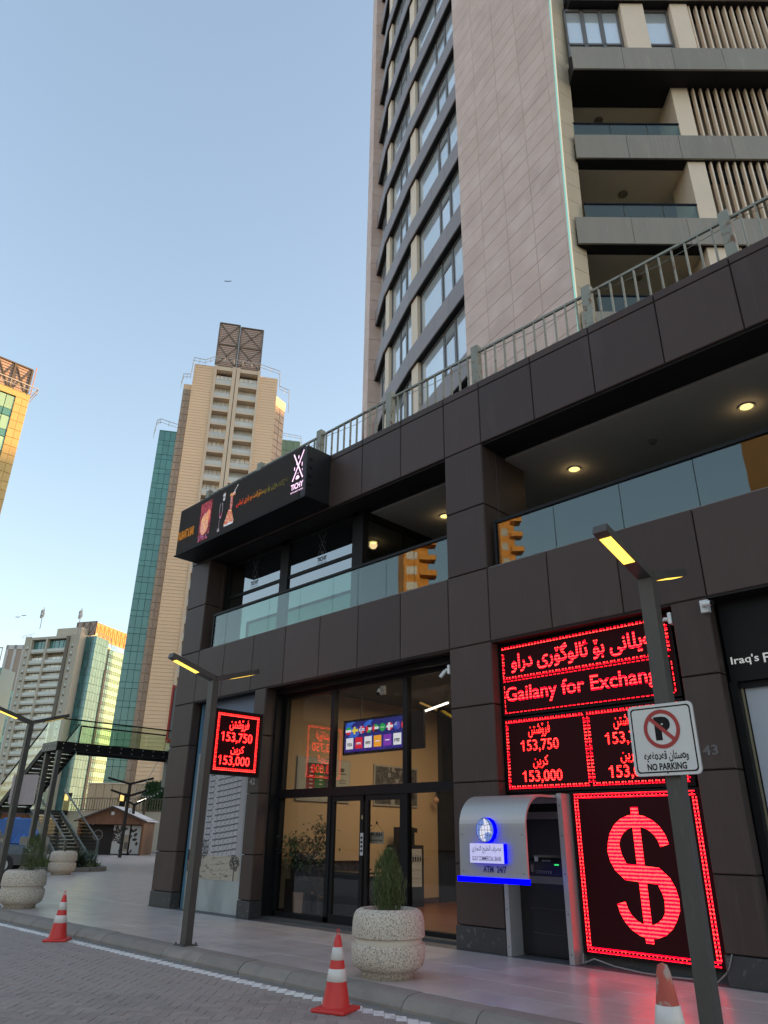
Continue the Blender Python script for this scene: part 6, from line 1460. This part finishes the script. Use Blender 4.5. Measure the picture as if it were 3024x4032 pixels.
# ------------------------------------------------------------------ market stalls
def stall(x, y, az, w, label, open_=True, dcor=False):
    t = thing('market_stall', label, 'market stall', (x, y, 0)); fr = Fr(x, y, az); D_ = 3.4
    he, hr = 2.65, 3.55
    def plank(u0, u1, n0, n1, z0, z1, nm='plank'): MB().box(u0, u1, n0, n1, z0, z1, 0, fr).build(nm, M_wood, t)
    # side walls of boards
    for i in range(12): plank(w - .05, w, -D_ + D_ * i / 12 + .01, -D_ + D_ * (i + 1) / 12 - .01, 0, he); plank(0, .05, -D_ + D_ * i / 12 + .01, -D_ + D_ * (i + 1) / 12 - .01, 0, he)
    nb = 20
    for i in range(nb):     # front gable of vertical boards
        a, c = w * i / nb + .008, w * (i + 1) / nb - .008; za = he + (hr - he) * (1 - abs(2 * a / w - 1)); zb_ = he + (hr - he) * (1 - abs(2 * c / w - 1)); z0 = 2.25 if open_ else 0
        if not open_ or True:
            q = MB(); q.add([fr.p(u, n, z) for n in (-.06, 0) for u, z in ((a, z0), (c, z0), (c, zb_), (a, za))], [(3, 2, 1, 0), (4, 5, 6, 7), (0, 1, 5, 4), (1, 2, 6, 5), (2, 3, 7, 6), (3, 0, 4, 7)]); q.build('plank', M_wood, t)
    for u in (0, w - .14): MB().box(u, u + .14, -.08, .03, 0, he, 0, fr).build('corner_post', M_wood, t)
    o_ = .25
    for s_ in (0, 1):
        e = -o_ if s_ == 0 else w + o_; ze = he - .18
        q = MB(); P8 = [fr.p(u, n, z + dz) for dz in (0, .05) for u, n, z in ((e, .35, ze), (w / 2, .35, hr + .05), (w / 2, -D_ - .3, hr + .05), (e, -D_ - .3, ze))]
        q.add(P8, [(3, 2, 1, 0), (4, 5, 6, 7)] + [(i, (i + 1) % 4, 4 + (i + 1) % 4, 4 + i) for i in range(4)]); q.build('roof_sheet', mat('white_roof_sheet', (.62, .60, .60), .6, 0, .06, 2), t)
        MB().bar(fr.p(e, .37, ze - .02), fr.p(w / 2, .37, hr + .02), .06, .12).build('barge_board', mat('dark_barge_board', (.06, .04, .03), .6), t)
    MB().box(.1, w - .1, -D_, -D_ + .06, 0, he, 0, fr).build('back_wall', mat('stall_dark_back', (.03, .022, .018), .8), t)
    if open_:
        MB().box(.05, w * .5, -.9, -.85, 0, 2.2, 0, fr).build('dark_shutter', MATS['stall_dark_back'], t)
        im = np.full((46, 40, 3), (.52, .50, .46)); yy, xx = np.mgrid[0:46, 0:40]; r0 = np.random.RandomState(11)
        for _ in range(26):
            cx_, cy = r0.randint(0, 40), r0.randint(2, 30); a = r0.rand() * 3; du = (xx - cx_) * math.cos(a) + (yy - cy) * math.sin(a); dv = -(xx - cx_) * math.sin(a) + (yy - cy) * math.cos(a); im[(du / 3.2) ** 2 + (dv / 2.0) ** 2 < 1] = (.03, .018, .012)
        im[8:26, 0:14][r0.rand(18, 14) < .7] = (.04, .025, .02)
        bott = (abs(xx - 20) < 6) & (yy > 14) & (yy < 42); im[bott] = (.35, .28, .20); im[(abs(xx - 20) < 3) & (yy > 26) & (yy < 38)] = (.12, .10, .08); im[(np.hypot(xx - 20, (yy - 40) * 1.5) < 10) & (np.hypot(xx - 20, (yy - 40) * 1.5) > 7) & (yy > 38)] = (.04, .03, .03)
        raster('coffee_mural', im, fr.p(w * .52, -.5, .08), (fr.u[0], fr.u[1], 0), (0, 0, 1), w * .42, 2.1, print_mat('stall_mural_print'), t)
        k = MB(); N = 28; c_ = (w * .27, 1.45)
        k.add([fr.p(c_[0] + r_ * math.cos(2 * math.pi * i / N), -.83, c_[1] + r_ * math.sin(2 * math.pi * i / N)) for r_ in (.40, .33) for i in range(N)], [(i, (i + 1) % N, N + (i + 1) % N, N + i) for i in range(N)]); k.box(c_[0] - .2, c_[0] + .2, -.84, -.83, 1.35, 1.4, 0, fr); k.build('round_badge', mat('badge_grey', (.22, .2, .18), .6), t)
        MB().box(w * .5 - .12, w * .5 + .12, 0, .05, 2.95, 3.2, 0, fr).build('small_light_box', M_whitepaint, t)
    return t, fr
az_s = 43
stall(-62.4, 17.9, az_s, 5.3, 'brown timber market stall with white gable roof and coffee mural')
stall(-57.6, 23.7, az_s, 4.5, 'brown timber stall partly hidden by the left pillar', False)
stall(-68.3, 12.6, az_s, 4.6, 'brown timber stall seen through the stair glass', False)
t = thing('concrete_bollard', 'white drum shaped bollard beside the coffee stall', 'bollard', (-56.2, 21.6, 0)); MB().lathe([(0, 0), (.28, 0), (.34, .1), (.34, .62), (.30, .66), (.30, .70), (.34, .74), (.34, 1.15), (.28, 1.22), (0, 1.22)], 28, (-56.6, 22.3)).build('drum', M_offwhite, t, smooth=False)

# ------------------------------------------------------------------ terrace behind the stalls: retaining wall, fence, hedge wall, lanterns
F7 = Fr(*at(-66.6, 84), 50)
w7 = F7.ray(-62.7); w8 = F7.ray(-60.2)
tr = thing('terrace_wall', 'beige panelled retaining wall behind the market stalls', 'wall', F7.p(0, 0, 0))
MB().box(-6, w8 + 4, -8, -.1, 0, 3.6, 0, F7).build('terrace_base', M_greybld, tr)
MB().box(0, w8, -4, -3.0, 3.5, 6.35, 0, F7).build('wall_backing', M_tanpale, tr)
nc = 7
for i in range(nc):
    for j in range(2): MB().panel(w7 * i / nc + .02, w7 * (i + 1) / nc - .02, 3.6 + 1.35 * j + .02, 3.6 + 1.35 * (j + 1) - .02, -3.0, -2.9, F7, .01).build('wall_panel', mat('peach_wall_panel', (.52, .39, .25), .7, 0, .08, .3, rnd=.04), tr)
MB().box(-.05, w8, -4.1, -2.85, 6.3, 6.42, 0, F7).build('coping', M_tanpale, tr)
hg = thing('green_wall', 'dark green living wall panel beside the retaining wall', 'hedge', F7.p(w7, -2, 4)); k = MB(); rr = random.Random(2)
k.box(w7 + .05, w8 + 2, -3.0, -2.85, 3.6, 6.5, 0, F7)
for _ in range(3500):
    c = Vector(F7.p(rr.uniform(w7 + .05, w8 + 2), -2.85 + rr.uniform(0, .14), rr.uniform(3.6, 6.6))); v = [c + Vector((rr.gauss(0, .09), rr.gauss(0, .09), rr.gauss(0, .09))) for _ in range(3)]; k.add(v, [(0, 1, 2)])
k.build('foliage', mat('living_wall_green', (.02, .075, .02), .7, 0, .4, 4), hg)
fn = thing('terrace_fence', 'thin dark picket fence along the terrace above the stalls', 'fence', F7.p(0, 0, 3.6))
pk = MB().box(-.025, .025, -.025, .025, 0, 1.15).mesh('picket', M_darkfin)
u = 0
while u < w8: q = F7.p(u, 0, 3.6); link('picket', pk, fn, loc=Vector(q) - fn.location); u += .26
MB().box(0, w8, -.03, .03, 4.72, 4.78, 0, F7).box(0, w8, -.03, .03, 3.7, 3.75, 0, F7).build('fence_rail', M_darkfin, fn)
def lantern(az, label):
    u = F7.ray(az, .2); t = thing('terrace_lantern', label, 'lantern', F7.p(u, .2, 3.4), 'lit lanterns on the terrace')
    MB().box(u - .2, u + .2, 0, .4, 3.2, 4.5, 0, F7).box(u - .32, u + .32, -.12, .52, 5.15, 5.25, 0, F7).box(u - .30, u - .24, -.1, .5, 4.5, 5.2, 0, F7).box(u + .24, u + .30, -.1, .5, 4.5, 5.2, 0, F7).build('frame', M_black, t)
    MB().box(u - .2, u + .2, 0, .42, 4.55, 5.1, 0, F7).build('glow_box', emit('lantern_glow', (1, .62, .2), .28), t)
lantern(-63.35, 'lit square lantern on the terrace between the two tall lamp posts'); lantern(-66.95, 'lit square lantern seen through the stair glass')
# tall slim lamps in the plaza
def vlamp(x, y, h, az, label, heads=((0, 1.9),)):
    t = thing('plaza_lamp', label, 'street lamp', (x, y, 0), 'tall plaza lamps', local=True); L0 = dict(loc=(0, 0, 0))
    MB().box(-.09, .09, -.09, .09, 0, h).build('pole', M_black, t, **L0); d = Vector((math.sin(R(az)), math.cos(R(az)), 0))
    for off, L_ in heads:
        for s_ in (-1, 1): MB().bar(Vector((0, 0, h + off)), Vector((0, 0, h + off + .42)) + d * s_ * L_, .16, .14).build('arm', M_black, t, **L0)
    return t
vlamp(-53.8, 17.5, 4.95, 45, 'tall black plaza lamp with two tiers of raised arms before the coffee stall', ((0, 1.7), (-.85, 1.35)))
v2 = vlamp(-60.0, 21.3, 3.75, 45, 'smaller plaza lamp with a camera in front of the stall opening', ((0, .85),))
MB().bar((.15, .15, 4.0), (.62, .62, 4.25), .12, .03).build('light_panel', M_white, v2, loc=(0, 0, 0)); MB().lathe([(0, -.2), (.12, -.15), (.15, 0), (.1, .1)], 12, (-.2, -.2), 0, 3.4).build('dome_camera', M_whitepaint, v2, loc=(0, 0, 0))
pt_ = thing('palm', 'small dark palm by the green wall', 'palm tree', F7.p(F7.ray(-61.6), .8, 3.6)); k = MB(); rr = random.Random(3); c0 = Vector(F7.p(F7.ray(-61.6), .8, 5.0))
MB().tube(c0 - Vector((0, 0, 1.9)), c0, .14, 7, .10).build('trunk', M_bark, pt_)
for _ in range(16):
    a = rr.uniform(0, 6.28); e = rr.uniform(-.1, 1.1); d = Vector((math.cos(a) * math.cos(e), math.sin(a) * math.cos(e), math.sin(e)))
    for j in range(9): b0 = c0 + d * (.12 * j) + Vector((0, 0, -.012 * j * j)); s_ = d.cross(Vector((0, 0, 1))).normalized(); k.add([b0, b0 + d * .09, b0 + s_ * .22 + Vector((0, 0, -.1))], [(0, 1, 2)]); k.add([b0, b0 + d * .09, b0 - s_ * .22 + Vector((0, 0, -.1))], [(0, 1, 2)])
k.build('fronds', M_leafdark, pt_)
# hanging string lights
def string(p, q, n, label, sag=.8):
    t = thing('string_lights', label, 'string lights', p); k = MB(); b = MB(); pr = None
    for i in range(n + 1):
        t_ = i / n; c = Vector(p).lerp(Vector(q), t_) - Vector((0, 0, sag * 4 * t_ * (1 - t_)))
        if pr is not None: k.tube(pr, c, .012, 4)
        pr = c
        if i % 2: b.lathe([(0, -.06), (.045, 0), (0, .05)], 6, (c.x, c.y), 0, c.z - .08)
    k.build('cable', M_black, t); b.build('bulbs', M_offwhite, t)
string((-60, 20.8, 4.1), (-39.6, 12.6, 7.6), 30, 'string of small bulbs hanging from the wing to the plaza lamp'); string((-64, 23, 5.6), (-40.0, 12.8, 4.2), 26, 'lower string of small bulbs above the stall roof')

# ------------------------------------------------------------------ parked car and blue cover behind it
car = thing('parked_car', 'dark grey off road car with roof rack parked behind the planters', 'car', (-34.0, .4, 0), local=True); L0 = dict(loc=(0, 0, 0))
M_car = mat('dark_grey_car_paint', (.06, .065, .075), .3, .3, .05, 2, coat=.5); M_tyre = mat('tyre_rubber', (.02, .02, .02), .8); M_carglass = mat('car_window', (.01, .012, .015), .08, spec=.9)
def hull(sec, m, nm, par=car):
    """body lofted from cross sections: (x, half width, z bottom, z top)"""
    k = MB(); n = 8
    for (x, w, z0, z1, tw) in sec: k.v += [(x, -w, z0), (x, -w, z0 + (z1 - z0) * .55), (x, -tw, z1 - .05), (x, -tw + .08, z1), (x, tw - .08, z1), (x, tw, z1 - .05), (x, w, z0 + (z1 - z0) * .55), (x, w, z0)]
    for i in range(len(sec) - 1):
        for j in range(n): k.f.append((i * n + j, i * n + (j + 1) % n, (i + 1) * n + (j + 1) % n, (i + 1) * n + j)); k.m.append(0)
    k.f.append(tuple(range(n - 1, -1, -1))); k.m.append(0); k.f.append(tuple((len(sec) - 1) * n + j for j in range(n))); k.m.append(0)
    return k.build(nm, m, par, **L0)
hull([(-2.35, .86, .45, 1.10, .82), (-2.2, .93, .38, 1.18, .90), (-1.0, .95, .36, 1.2, .92), (.8, .95, .36, 1.18, .92), (1.25, .94, .36, 1.12, .90), (2.1, .90, .38, 1.06, .84), (2.32, .82, .45, .98, .74)], M_car, 'body')
hull([(-2.25, .84, 1.1, 1.25, .82), (-2.12, .83, 1.1, 1.93, .72), (-1.0, .84, 1.1, 2.0, .73), (.35, .84, 1.1, 1.98, .73), (.72, .84, 1.1, 1.75, .74), (1.2, .82, 1.05, 1.2, .78)], M_car, 'cabin')
for s_ in (-1, 1):
    for a, c in ((-2.0, -1.15), (-1.08, -.3), (-.22, .55)): MB().add([(a, s_ * .835, 1.22), (c, s_ * .835, 1.22), (c, s_ * .765, 1.78), (a, s_ * .765, 1.78)], [(0, 1, 2, 3)]).build('side_window', M_carglass, car, **L0)
    MB().tube((-1.9, s_ * .62, 2.07), (.3, s_ * .62, 2.05), .022, 6).tube((-1.8, s_ * .62, 1.95), (-1.8, s_ * .62, 2.07), .02, 5).tube((.2, s_ * .62, 1.95), (.2, s_ * .62, 2.05), .02, 5).build('roof_rail', M_black, car, **L0)
    MB().panel(-.12, .12, 1.12, 1.32, 0, .16, Fr(.72, s_ * .90, 90 if s_ < 0 else 270), .02).build('wing_mirror', M_car, car, **L0)
    MB().box(2.22, 2.34, s_ * .62 - .14, s_ * .62 + .14, .78, .94).build('headlight', M_silver, car, **L0)
MB().add([(.74, -.68, 1.72), (1.18, -.74, 1.2), (1.18, .74, 1.2), (.74, .68, 1.72)], [(0, 1, 2, 3)]).build('windscreen', M_carglass, car, **L0)
for x in (-1.4, 1.45):
    for s_ in (-1, 1):
        w_ = MB().tube((x, s_ * .74, .38), (x, s_ * .98, .38), .38, 24).build('wheel', M_tyre, car, **L0); MB().tube((x, s_ * .975, .38), (x, s_ * .99, .38), .22, 16).build('rim', M_silver, w_)
car.rotation_euler = (0, 0, R(60)); car.location = (-34.5, 1.2, 0)
bc = thing('covered_load', 'bright blue tarpaulin cover behind the parked car', 'tarpaulin', (-50, 5, 0)); k = MB()
rr = random.Random(1); nx_, ny_ = 16, 6; fr8 = Fr(*at(-71.3, 60), 45); P_ = []
for j in range(ny_ + 1):
    for i in range(nx_ + 1): P_.append(fr8.p(2.5 * i / nx_, rr.uniform(-.1, .1) - .3 * j, .9 + 1.6 * (j / ny_) ** .7 + rr.uniform(-.06, .06)))
k.add(P_, [(j * (nx_ + 1) + i, j * (nx_ + 1) + i + 1, (j + 1) * (nx_ + 1) + i + 1, (j + 1) * (nx_ + 1) + i) for j in range(ny_) for i in range(nx_)]); k.box(0, 2.5, -3, -.4, .9, 2.4, 0, fr8)
k.build('cover', mat('blue_tarpaulin', (.05, .15, .42), .5, 0, .2, 2), bc); MB().box(  .1, 2.4, -2.8, -.3, .1, .9, 0, fr8).build('trailer', M_black, bc)
# distant greenery and low walls so the plaza has an end
fb2 = thing('boundary_wall', 'low stone wall closing the far left side of the plaza', 'wall', (*at(-72, 75), 0)); F9 = Fr(*at(-76, 75), 30); MB().box(-20, 12, -1, 0, 0, 2.2, 0, F9).build('wall', M_greybld, fb2)
# ------------------------------------------------------------------ birds
def bird(px_dir, D, label, s=.35):
    p = CAMP + Vector(px_dir).normalized() * D; t = thing('bird', label, 'bird', p, 'small birds in the sky', local=True); d = _rt
    MB().lathe([(0, -.16 * s / .35), (.05 * s / .35, 0), (0, .18 * s / .35)], 8).build('body', M_black, t, **L0)
    k = MB()
    for s_ in (-1, 1): k.add([Vector((0, 0, 0)), Vector((_rt.x * s_ * s, _rt.y * s_ * s, s * .45)), Vector((_rt.x * s_ * s * 1.7, _rt.y * s_ * s * 1.7, s * .1)), Vector((0, 0, -s * .25))], [(0, 1, 2, 3)])
    k.build('wings', M_black, t, **L0)
def pxd(x, y): return _fw + _rt * ((x - 1512) / 2840.19) - _up * ((y - 2016) / 2840.19)
bird(pxd(897, 1108), 70, 'single dark bird in the open sky above the tan tower', .22)
bird(pxd(70, 2430), 150, 'left bird of the pair above the grey apartment block', .30); bird(pxd(94, 2424), 150, 'right bird of the pair above the grey apartment block', .30)
